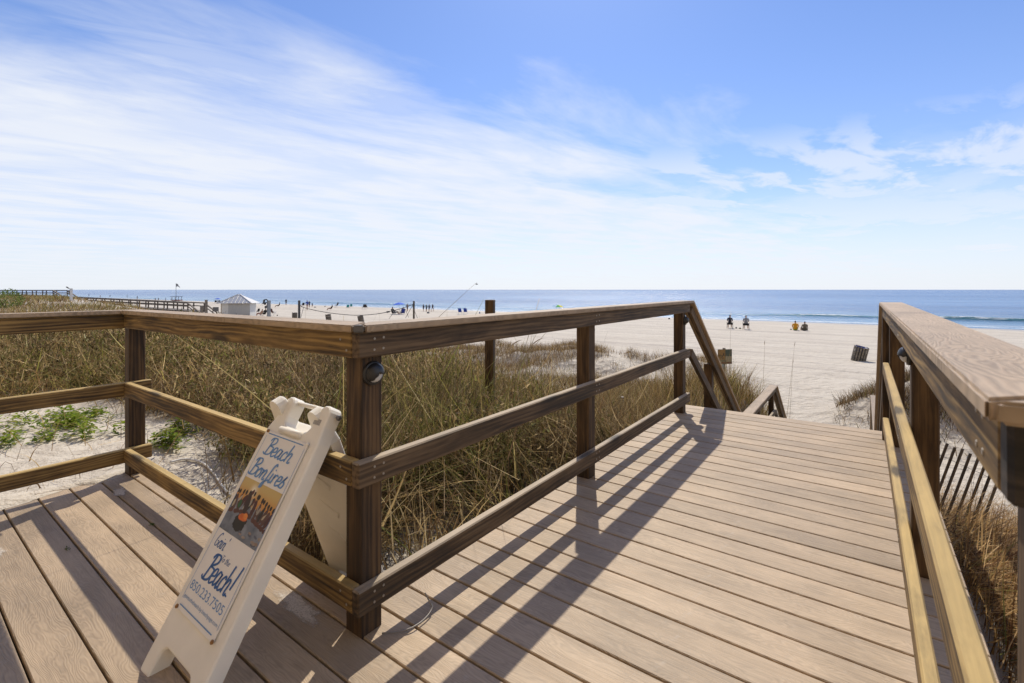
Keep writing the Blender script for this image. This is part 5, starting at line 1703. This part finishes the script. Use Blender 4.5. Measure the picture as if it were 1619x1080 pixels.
# ------------------------------------------------------------------ people: one skinned body per pose, coloured by limb
def skin_body(name, joints, bones):
    """joints: name -> (x, y, z, r); bones: (a, b, slot). Faces +Y."""
    names = list(joints)
    me = bpy.data.meshes.new(name)
    me.from_pydata([joints[n_][:3] for n_ in names], [(names.index(a), names.index(b)) for a, b, _ in bones], [])
    o_ = bpy.data.objects.new(name, me); COL.objects.link(o_)
    md = o_.modifiers.new('skin', 'SKIN'); md.use_smooth_shade = True
    for i, n_ in enumerate(names):
        r = joints[n_][3]
        rx, ry = r if isinstance(r, tuple) else (r, r)
        sv = me.skin_vertices[0].data[i]
        sv.radius = (rx, ry); sv.use_root = (n_ == 'pelvis')
    sb = o_.modifiers.new('sub', 'SUBSURF'); sb.levels = 1; sb.render_levels = 1
    dg = bpy.context.evaluated_depsgraph_get()
    out_ = bpy.data.meshes.new_from_object(o_.evaluated_get(dg))
    bpy.data.objects.remove(o_)
    segs = [(np.array(joints[a][:3]), np.array(joints[b][:3]), sl_) for a, b, sl_ in bones]
    for pl in out_.polygons:
        c_ = np.array(pl.center); best = (9, 0)
        for a, b, sl_ in segs:
            ab = b - a; tt_ = np.clip(np.dot(c_ - a, ab) / (np.dot(ab, ab) + 1e-9), 0, 1)
            d_ = np.linalg.norm(c_ - a - ab * tt_)
            if d_ < best[0]: best = (d_, sl_)
        pl.material_index = best[1]
    return out_


SK, TOP, BOT, HAIR = 0, 1, 2, 3


def pose_stand(arm=0.0, stride=0.12):
    j = {'pelvis': (0, 0, .93, (.15, .11)), 'waist': (0, 0, 1.08, (.14, .10)), 'chest': (0, 0, 1.30, (.17, .11)), 'neck': (0, 0, 1.48, .055), 'head': (0, .02, 1.60, (.085, .095)), 'crown': (0, .0, 1.72, (.075, .085))}
    b = [('pelvis', 'waist', TOP), ('waist', 'chest', TOP), ('chest', 'neck', TOP), ('neck', 'head', SK), ('head', 'crown', HAIR)]
    for sd, nm in ((-1, 'l'), (1, 'r')):
        f_ = stride * sd
        j.update({'sh' + nm: (.19 * sd, 0, 1.41, .065), 'el' + nm: (.25 * sd, -.02 + arm, 1.14, .045), 'wr' + nm: (.26 * sd, .10 + arm, .92, .033), 'ha' + nm: (.26 * sd, .13 + arm, .84, (.03, .02)),
                  'hp' + nm: (.09 * sd, 0, .88, .10), 'kn' + nm: (.10 * sd, .03 + f_, .50, .065), 'an' + nm: (.10 * sd, f_, .09, .043), 'to' + nm: (.11 * sd, f_ + .16, .04, .035)})
        b += [('chest', 'sh' + nm, TOP), ('sh' + nm, 'el' + nm, TOP), ('el' + nm, 'wr' + nm, SK), ('wr' + nm, 'ha' + nm, SK), ('pelvis', 'hp' + nm, BOT), ('hp' + nm, 'kn' + nm, BOT), ('kn' + nm, 'an' + nm, SK), ('an' + nm, 'to' + nm, SK)]
    return j, b


def pose_sit(seat=0.42, recline=0.12, legs=0.45, spread=0.14):
    s_ = seat + .10
    j = {'pelvis': (0, 0, s_, (.16, .12)), 'waist': (0, -.04 - recline * .3, s_ + .17, (.145, .11)), 'chest': (0, -.05 - recline * .7, s_ + .40, (.18, .12)), 'neck': (0, -.03 - recline, s_ + .57, .055), 'head': (0, .0 - recline, s_ + .69, (.085, .095)), 'crown': (0, -.02 - recline, s_ + .81, (.075, .085))}
    b = [('pelvis', 'waist', TOP), ('waist', 'chest', TOP), ('chest', 'neck', TOP), ('neck', 'head', SK), ('head', 'crown', HAIR)]
    for sd, nm in ((-1, 'l'), (1, 'r')):
        j.update({'sh' + nm: (.20 * sd, -.05 - recline * .8, s_ + .49, .068), 'el' + nm: (.235 * sd, .04 - recline * .4, s_ + .22, .047), 'wr' + nm: (.15 * sd, .25, s_ + .17, .034), 'ha' + nm: (.10 * sd, .31, s_ + .17, (.03, .02)),
                  'hp' + nm: (.09 * sd, .04, s_ - .02, .10), 'kn' + nm: (spread * sd, legs, s_ + .02 + (0.42 - seat) * .45, .07), 'an' + nm: (spread * sd, legs + .06 + (0.42 - seat) * .5, max(.08, s_ - .42), .045), 'to' + nm: (spread * sd, legs + .2 + (0.42 - seat) * .5, .045, .035)})
        b += [('chest', 'sh' + nm, TOP), ('sh' + nm, 'el' + nm, TOP), ('el' + nm, 'wr' + nm, SK), ('wr' + nm, 'ha' + nm, SK), ('pelvis', 'hp' + nm, BOT), ('hp' + nm, 'kn' + nm, BOT), ('kn' + nm, 'an' + nm, SK), ('an' + nm, 'to' + nm, SK)]
    return j, b


BODY = {
    'stand': skin_body('person_body', *pose_stand()),
    'walk': skin_body('person_body', *pose_stand(0.12, 0.24)),
    'chair': skin_body('person_body', *pose_sit(0.46, 0.10, 0.46, 0.16)),
    'low': skin_body('person_body', *pose_sit(0.20, 0.22, 0.55, 0.14)),
    'sand': skin_body('person_body', *pose_sit(0.02, 0.10, 0.46, 0.17)),
}
SKIN = plain('skin', (0.42, 0.25, 0.17), 0.55, 0, 0.05, 20, 0)
for m_ in BODY.values():
    mi = [pl.material_index for pl in m_.polygons]
    m_.materials.clear()
    for mm in (SKIN, SKIN, SKIN, SKIN): m_.materials.append(mm)
    m_.polygons.foreach_set('material_index', mi)


def cloth(c): return plain('cloth_%02x%02x%02x' % tuple(int(255 * x) for x in c), c, 0.8, 0, 0.12, 10, 0)


HAIRS = {'dark': (0.025, 0.018, 0.014), 'grey': (0.25, 0.24, 0.23), 'brown': (0.09, 0.05, 0.03)}


def person(label, u, v, pose, top, bot, hair='dark', scale=1.0, face=0.0, group=None, lift=0.0, Y=None, skin=None):
    """face: heading in degrees, 0 looks straight away from the viewer"""
    pos, Yd = drop(u, v, 14)
    o = bpy.data.objects.new('person', BODY[pose]); COL.objects.link(o)
    o.location = pos + Vector((0, 0, lift - 0.015)); o.scale = (scale,) * 3; o.rotation_euler = (0, 0, YAW - math.atan((u - 809.5) / FPX) + R(face))
    for i, c in ((TOP, top), (BOT, bot), (HAIR, HAIRS[hair])):
        o.material_slots[i].link = 'OBJECT'; o.material_slots[i].material = cloth(c)
    if skin:
        o.material_slots[0].link = 'OBJECT'; o.material_slots[0].material = cloth(skin)
    return tag(o, label, 'person', group)


# folding beach chair: tube frame, sling seat and back
def chair_parts(h, bk=0.60):
    fr_v, fr_f = [], []

    def add(pts, r=0.016):
        v_, f_ = tube_data(pts, r, 5)
        fr_f.extend([tuple(k_ + len(fr_v) for k_ in q) for q in f_]); fr_v.extend(v_)
    for sd in (-.27, .27):
        add([(sd, .28, .02), (sd, -.18, h + .22), (sd * 1.08, -.28, h + .24)])
        add([(sd, -.24, .02), (sd, .26, h + .20)])
        add([(sd * 1.1, -.22, h + .23), (sd * 1.1, .22, h + .22)], 0.024)
        add([(sd, -.14, h + .02), (sd * .96, -.14 - .36 * bk, h + bk - .02)])
        add([(sd, -.14, h), (sd, .24, h + .03)])
    fr = mesh('chair_frame', fr_v, fr_f, True)
    seat_ = mesh('chair_seat', [(-.27, .24, h + .03), (.27, .24, h + .03), (.25, .05, h - .03), (.27, -.15, h), (-.27, -.15, h), (-.25, .05, h - .03), (-.27, .24, h + .015), (.27, .24, h + .015), (.25, .05, h - .045), (.27, -.15, h - .015), (-.27, -.15, h - .015), (-.25, .05, h - .045)],
                 [(0, 5, 2, 1), (5, 4, 3, 2), (7, 8, 11, 6), (8, 9, 10, 11), (0, 1, 7, 6), (4, 10, 9, 3)])
    back_ = mesh('chair_back', [(-.27, -.15, h), (.27, -.15, h), (.25, -.15 - .25 * bk, h + .5 * bk), (.26, -.15 - .37 * bk, h + bk), (-.26, -.15 - .37 * bk, h + bk), (-.25, -.15 - .25 * bk, h + .5 * bk), (-.27, -.17, h), (.27, -.17, h), (.25, -.17 - .25 * bk, h + .5 * bk), (.26, -.17 - .37 * bk, h + bk), (-.26, -.17 - .37 * bk, h + bk), (-.25, -.17 - .25 * bk, h + .5 * bk)],
                 [(0, 1, 2, 5), (5, 2, 3, 4), (6, 11, 8, 7), (11, 10, 9, 8), (3, 9, 10, 4), (0, 5, 11, 6), (5, 4, 10, 11), (1, 7, 8, 2), (2, 8, 9, 3)])
    return fr, seat_, back_


CH = {0.42: chair_parts(0.42), 0.20: chair_parts(0.20), 0.43: chair_parts(0.43, 0.16), 0.21: chair_parts(0.10, 0.2)}
for q in CH.values():
    q[0].materials.append(M_PALE)
    for m_ in q[1:]: m_.materials.append(M_DARK)


def chair(label, u, v, col, h=0.20, face=0.0, group='folding beach chairs', scale=1.0, frame=None):
    pos, Yd = drop(u, v, 14)
    o = thing('beach_chair', label, 'chair', pos, group, YAW - math.atan((u - 809.5) / FPX) + R(face))
    o.scale = (scale,) * 3
    for nm, me_ in zip(('frame', 'seat', 'backrest'), CH[h]):
        c_ = bpy.data.objects.new(nm, me_); COL.objects.link(c_); c_.parent = o
        m_ = cloth(col) if nm != 'frame' else (frame or M_PALE)
        c_.material_slots[0].link = 'OBJECT'; c_.material_slots[0].material = m_
    return o


def umbrella(label, u, v, vtop, span_px, cols, lean=0.0, pole=True):
    pos, Yd = drop(u, v, 14)
    k_ = Yd / FPX
    r = span_px * k_ / 2; H_ = (v - vtop) * k_
    o = thing('beach_umbrella', label, 'umbrella', pos, 'open beach umbrellas')
    M = Matrix.Translation(pos) @ Matrix.Rotation(lean, 4, camf)
    n_ = 8
    rise = r * 0.38
    for i in range(n_):
        a0, a1 = 2 * math.pi * i / n_ + .2, 2 * math.pi * (i + 1) / n_ + .2
        vs_, fs_ = [(0, 0, H_)], []
        for q_, (rr2, zz2) in enumerate(((0.55, H_ - rise * .38), (1.0, H_ - rise))):
            am = (a0 + a1) / 2
            vs_ += [(r * rr2 * math.cos(a0), r * rr2 * math.sin(a0), zz2), (r * rr2 * .97 * math.cos(am), r * rr2 * .97 * math.sin(am), zz2 - .03 * r), (r * rr2 * math.cos(a1), r * rr2 * math.sin(a1), zz2)]
        fs_ = [(0, 1, 2), (0, 2, 3), (1, 4, 5, 2), (2, 5, 6, 3)]
        me_ = mesh('canopy_panel', vs_, fs_)
        q_ = obj('canopy_panel', me_, o, cloth(cols[i % len(cols)]), M=M)
    tube('pole', [M @ Vector((0, 0, -0.1)), M @ Vector((0, 0, H_ + 0.12))], 0.022, M_PALE, o, 6)
    return o


def lump(name, label, cat, u, v, wpx, hpx, col, group=None):
    """soft bag or bundle lying on the sand"""
    pos, Yd = drop(u, v, 14)
    k_ = Yd / FPX; a, b = wpx * k_ / 2, hpx * k_
    vs_, fs_ = lathe([(0.75, 0), (1.0, .25), (.95, .55), (.7, .85), (.3, 1.0)], 10)
    vs_ = [(x * a * (1 + .15 * math.sin(3 * i)), y * a * .7, z * b * (1 + .1 * math.sin(5 * x))) for i, (x, y, z) in enumerate(vs_)]
    o = thing(name, label, cat, pos, group, random.uniform(-.5, .5))
    obj('body', mesh('bag_body', vs_, fs_, True), o, cloth(col))
    hv, hf = tube_data([(-a * .5, 0, b * .8), (-a * .3, 0, b * 1.2), (a * .3, 0, b * 1.2), (a * .5, 0, b * .8)], a * .07, 5)
    obj('handle', mesh('bag_handle', hv, hf, True), o, cloth(tuple(x * .6 for x in col)))
    return o


NAVY = (0.012, 0.014, 0.03); BLK = (0.012, 0.012, 0.014); GRY = (0.22, 0.23, 0.26)
chair('low backed black folding chair under the person in navy', 1154, 519.5, BLK, 0.43, 2, frame=M_DARK)
person('person in navy jacket seated from behind near the water, left of the pair', 1154, 519.5, 'chair', NAVY, (0.16, 0.15, 0.15), 'dark', 1.02, 0)
chair('low backed black folding chair under the person in grey', 1179.5, 521, BLK, 0.43, -3, frame=M_DARK)
person('person in grey jacket seated from behind near the water, right of the pair', 1179.5, 521, 'chair', GRY, BLK, 'dark', 1.05, 0)
lump('beach_bag', 'black bag on the sand between the two seated people', 'bag', 1164, 519.5, 2.6, 2.2, BLK, 'bags on the sand')
lump('beach_bag', 'greenish bag on the sand beside the person in grey', 'bag', 1170, 520, 4.2, 1.7, (0.05, 0.07, 0.03), 'bags on the sand')
person('person in an orange and lime top sitting on the sand', 1257.5, 522.5, 'sand', (0.62, 0.28, 0.01), (0.35, 0.42, 0.04), 'dark', 1.05, 0)
person('person in a brown patterned top sitting on the sand beside the orange one', 1272, 523, 'sand', (0.13, 0.105, 0.075), BLK, 'dark', 1.0, 12)
chair('low dark beach chair behind the person in brown', 1272, 523, (0.10, 0.085, 0.06), 0.21, 10, scale=.9, frame=M_DARK)
lump('beach_bag', 'small dark bag left of the person in orange', 'bag', 1250.5, 521.5, 3.0, 1.3, (0.06, 0.06, 0.06), 'bags on the sand')
lump('beach_bag', 'dark bundle alone at the water edge by the railing end', 'bag', 1058, 504.6, 3.4, 1.8, (0.02, 0.02, 0.025), 'bags on the sand')
# middle of the beach
umbrella('blue beach umbrella tilted over two seated people', 632, 497, 478, 19, [(0.03, 0.13, 0.62)], R(-5))
person('dark clad person seated left under the blue umbrella', 623, 497.5, 'low', BLK, BLK, 'dark', 1.15, -60)
chair('dark low chair left under the blue umbrella', 623, 497.5, BLK, 0.20, -60, scale=1.1)
person('person in blue seated right under the blue umbrella', 636.5, 497, 'low', (0.015, 0.03, 0.16), BLK, 'dark', 1.1, 20)
chair('blue low chair right under the blue umbrella', 636.5, 497, (0.012, 0.03, 0.22), 0.20, 20, scale=1.1)
person('person in brown standing right of the blue umbrella', 644, 492.5, 'stand', (0.20, 0.13, 0.10), (0.10, 0.07, 0.06), 'dark', 0.86, 20)
for i, (u, v, c1, c2, q) in enumerate(((669.5, 493, (0.03, 0.03, 0.05), (0.03, 0.03, 0.04), 'leftmost'), (674.2, 492.8, (0.05, 0.10, 0.12), (0.02, 0.02, 0.04), 'second from the left'), (678.7, 492.8, (0.01, 0.02, 0.08), (0.01, 0.015, 0.05), 'third from the left'), (684, 492.6, (0.02, 0.02, 0.03), (0.12, 0.08, 0.06), 'rightmost'))):
    person('%s of the four people standing together by the water' % q, u, v, 'walk' if i % 2 else 'stand', c1, c2, 'dark', 0.82, 40 - 25 * i, 'four people by the water')
lump('beach_bag', 'dark bag in front of the four standing people', 'bag', 677, 495.5, 5.0, 2.0, (0.03, 0.04, 0.06), 'bags on the sand')
chair('bright blue beach chair facing the sea, left of two', 727.5, 497.3, (0.012, 0.05, 0.32), 0.42, -14)
chair('bright blue beach chair facing the sea, right of two', 736, 497.0, (0.012, 0.05, 0.32), 0.42, -10)
lump('beach_bag', 'small blue bag beside the lone square post', 'bag', 758.5, 495.8, 2.4, 2.6, (0.03, 0.06, 0.22), 'bags on the sand')
umbrella('rainbow beach umbrella low behind the railing cap', 882, 499, 481.8, 19, [(0.50, 0.28, 0.01), (0.55, 0.04, 0.02), (0.20, 0.02, 0.16), (0.03, 0.03, 0.35), (0.06, 0.25, 0.45), (0.30, 0.45, 0.55), (0.03, 0.30, 0.06), (0.62, 0.55, 0.02)], 0.0)
chair('teal beach chair near the water, left of two', 549.7, 487.2, (0.02, 0.25, 0.27), 0.20, 12, scale=.95)
chair('teal beach chair near the water, right of two', 555, 487, (0.02, 0.25, 0.27), 0.42, 8, scale=.85)
chair('dark beach chair near the water, left of a pair', 574.8, 489, (0.03, 0.03, 0.035), 0.42, 30)
chair('dark beach chair near the water, right of a pair', 579.5, 489, (0.05, 0.045, 0.04), 0.42, -35)
person('dark clad person seated low left of the teal chairs', 523.5, 490.4, 'low', BLK, (0.12, 0.03, 0.03), 'dark', 1.0, 70)
chair('dark reclined chair behind the low seated person', 531.8, 486.3, BLK, 0.42, 60, scale=1.15)
person('person in blue standing near the net cord end', 485.7, 490.3, 'walk', (0.02, 0.06, 0.30), (0.30, 0.18, 0.12), 'dark', 1.12, 30)
person('dark clad person standing beside the one in blue', 489, 486.3, 'stand', (0.02, 0.025, 0.05), BLK, 'dark', 0.9, 20)
person('short dark clad person right of the standing pair', 493.7, 485.8, 'stand', (0.03, 0.05, 0.10), BLK, 'dark', 0.6, 0)
chair('dark beach chair between the net post and the person in blue', 478.7, 485.6, BLK, 0.42, 25)
lump('beach_bag', 'flat dark bundle right of the short standing person', 'bag', 498, 486.2, 5.0, 1.2, (0.02, 0.03, 0.06), 'bags on the sand')
lump('beach_bag', 'small dark bundle farther right near the water', 'bag', 513.8, 485.3, 2.0, 1.6, BLK, 'bags on the sand')
person('lone dark figure standing at the water left of the net post', 452.3, 482.2, 'stand', BLK, BLK, 'dark', 0.95, 0)
person('dark clad person lying back on the sand near the water', 440.5, 485.6, 'low', BLK, BLK, 'dark', 1.0, 80)
chair('dark chair at the water behind the shower', 415.5, 483.3, (0.02, 0.03, 0.06), 0.42, 40, scale=1.1)
chair('black chair left of the shower group', 407.3, 496, BLK, 0.42, 40, scale=.8)
person('bare shouldered person seated left of the shower', 412.5, 499.3, 'low', (0.40, 0.24, 0.17), (0.20, 0.04, 0.03), 'brown', 0.9, 60)
person('dark clad person seated against the shower column', 418.5, 499.3, 'low', BLK, BLK, 'dark', 1.0, 30)
chair('reddish brown canopy chair right of the shower', 432.5, 499, (0.10, 0.03, 0.025), 0.42, -60, scale=1.0)
lump('beach_bag', 'small dark bag right of the brown canopy chair', 'bag', 438.5, 499.4, 2.2, 1.8, BLK, 'bags on the sand')
umbrella('small blue umbrella at the water left of the hut', 344.5, 480, 471.3, 9.5, [(0.03, 0.10, 0.50)], 0.0)
person('person in white seated under the small blue umbrella', 344, 480, 'chair', (0.5, 0.5, 0.52), BLK, 'dark', 0.75, 0)
chair('dark chair left under the small blue umbrella', 341, 480, BLK, 0.42, 0, scale=.9)
chair('dark chair right under the small blue umbrella', 346.8, 480, BLK, 0.42, 0, scale=.9)
person('person in a pale blue top standing at the hut corner', 363.5, 502.5, 'stand', (0.22, 0.38, 0.44), (0.22, 0.34, 0.40), 'brown', 0.62, 180)
# far left water edge
for i, (u, lab) in enumerate(((245.5, 'leftmost of four far bathers beside the flag stand'), (250.5, 'second of four far bathers beside the flag stand'), (262, 'third of four far bathers beside the flag stand'), (270.5, 'bather closest to the flag stand'))):
    person(lab, u, 475.8, 'stand', (0.02, 0.02, 0.06), (0.02, 0.02, 0.05), 'dark', 0.66, 30 * i, 'far bathers')
pos, Yd = drop(277, 476, 40)
k = Yd / FPX
fs_o = thing('flag_stand', 'lifeguard stand with a flat roof and a drooping flag on a tall pole', 'lifeguard stand', pos)
for dx in (-5, 5):
    beam('leg', pos + camx * dx * k, pos + camx * dx * k + Vector((0, 0, 6.8 * k)), .12, .12, M_DARK, fs_o, 0, up=Vector((0, 1, 0)))
    beam('leg', pos + camx * dx * k + camf * 1.6, pos + camx * dx * k + camf * 1.6 + Vector((0, 0, 6.8 * k)), .12, .12, M_DARK, fs_o, 0, up=Vector((0, 1, 0)))
beam('roof', pos - camx * 7.5 * k + camf * .8 + Vector((0, 0, 6.9 * k)), pos + camx * 6.5 * k + camf * .8 + Vector((0, 0, 6.9 * k)), 2.2, 0.12, M_DARK, fs_o, 0)
beam('platform', pos - camx * 5 * k + camf * .8 + Vector((0, 0, 1.2 * k)), pos + camx * 6.5 * k + camf * .8 + Vector((0, 0, 1.2 * k)), 2.0, 0.35, cloth((0.16, 0.02, 0.03)), fs_o, 0)
fp = pos + camx * 1.3 * k
tube('flag_pole', [fp, fp + Vector((0, 0, 28 * k))], 0.07, M_DARK, fs_o, 6)
fvs = []
for i in range(6):
    x = i / 5
    for q in (0, 1):
        fvs.append(fp + camx * (x * 6.5 * k) + camf * (0.25 * math.sin(x * 6)) + Vector((0, 0, (27.5 - 5.5 * x * x - (5.0 * (1 - .75 * x)) * q) * k)))
ffs = [(2 * i, 2 * i + 1, 2 * i + 3, 2 * i + 2) for i in range(5)]
fme = mesh('flag', [v_ - pos for v_ in fvs], ffs, True)
fo_ = obj('flag', fme, fs_o, plain('flag_cloth', (0.30, 0.31, 0.33), 0.8, 0, 0.6, 1.2, 0))
for i, (u, v, c, lab) in enumerate(((158.5, 470.2, (0.25, 0.06, 0.08), 'person in red seated far left at the water'), (174, 470, (0.02, 0.02, 0.03), 'dark clad person seated far left, right of the one in red'), (201, 470.2, (0.05, 0.07, 0.10), 'tiny lone figure at the far left water edge'), (217, 473.6, (0.03, 0.03, 0.03), 'tiny dark figure above the neighbouring boardwalk rail'), (140.5, 468.6, (0.06, 0.10, 0.22), 'tiny figure in blue right of the white camera pole'))):
    person(lab, u, v, 'chair' if i < 2 else 'stand', c, c, 'dark', 0.9, 40 * i)

# gull in the sky
gp_ = ray(753.5, 449.5, 75)
gull = thing('gull', 'tiny dark gull flying beside the tip of the slanting stalk', 'bird', gp_)
tube('body', [gp_ - camx * .22, gp_ - camx * .08, gp_ + camx * .12, gp_ + camx * .26], [.02, .07, .07, .01], cloth((0.10, 0.10, 0.11)), gull, 6)
for sd in (-1, 1):
    wv_ = [(0, 0, 0), camx * .12, camf * sd * .30 + Vector((0, 0, .14)) + camx * .08, camf * sd * .62 + Vector((0, 0, .05)) - camx * .05, camf * sd * .30 + Vector((0, 0, .13)) - camx * .06]
    obj('wing', mesh('wing', [Vector(a) for a in wv_], [(0, 1, 2, 4), (4, 2, 3)]), gull, cloth((0.10, 0.10, 0.11)))

# ------------------------------------------------------------------ unseen building added behind the viewpoint to bounce warm sunlight
bd = thing('bounce_building', 'unseen cream balconied building added behind the viewpoint for warm bounce light', 'building', (0, -11, -0.5))
M_STUCCO = plain('cream_stucco', (0.80, 0.655, 0.46), 0.85, 0, 0.05, 0.6)
M_GLASS = plain('window_glass', (0.10, 0.12, 0.13), 0.08, 0, 0.1, 1, 0)


def bb(name, x0, x1, y0, y1, z0, z1, mat):
    return obj(name, box(x1 - x0, y1 - y0, z1 - z0, 0.0, mat), bd, loc=((x0 + x1) / 2, (y0 + y1) / 2, (z0 + z1) / 2))


bb('wall', -48, 48, -14, 0, -0.5, 27, M_STUCCO)
for fl in range(8):
    z = fl * 3.3 + 0.4
    if fl: bb('balcony_slab', -46, 46, 0.01, 1.6, z - 0.25, z, M_STUCCO)
    if fl: bb('balcony_parapet', -46, 46, 1.5, 1.62, z + 0.01, z + 1.0, M_STUCCO)
    for i in range(14):
        x = -43 + i * 6.6
        bb('balcony_door', x - 1.0, x + 1.0, -0.05, 0.03, z + 0.02, z + 2.3, M_GLASS)
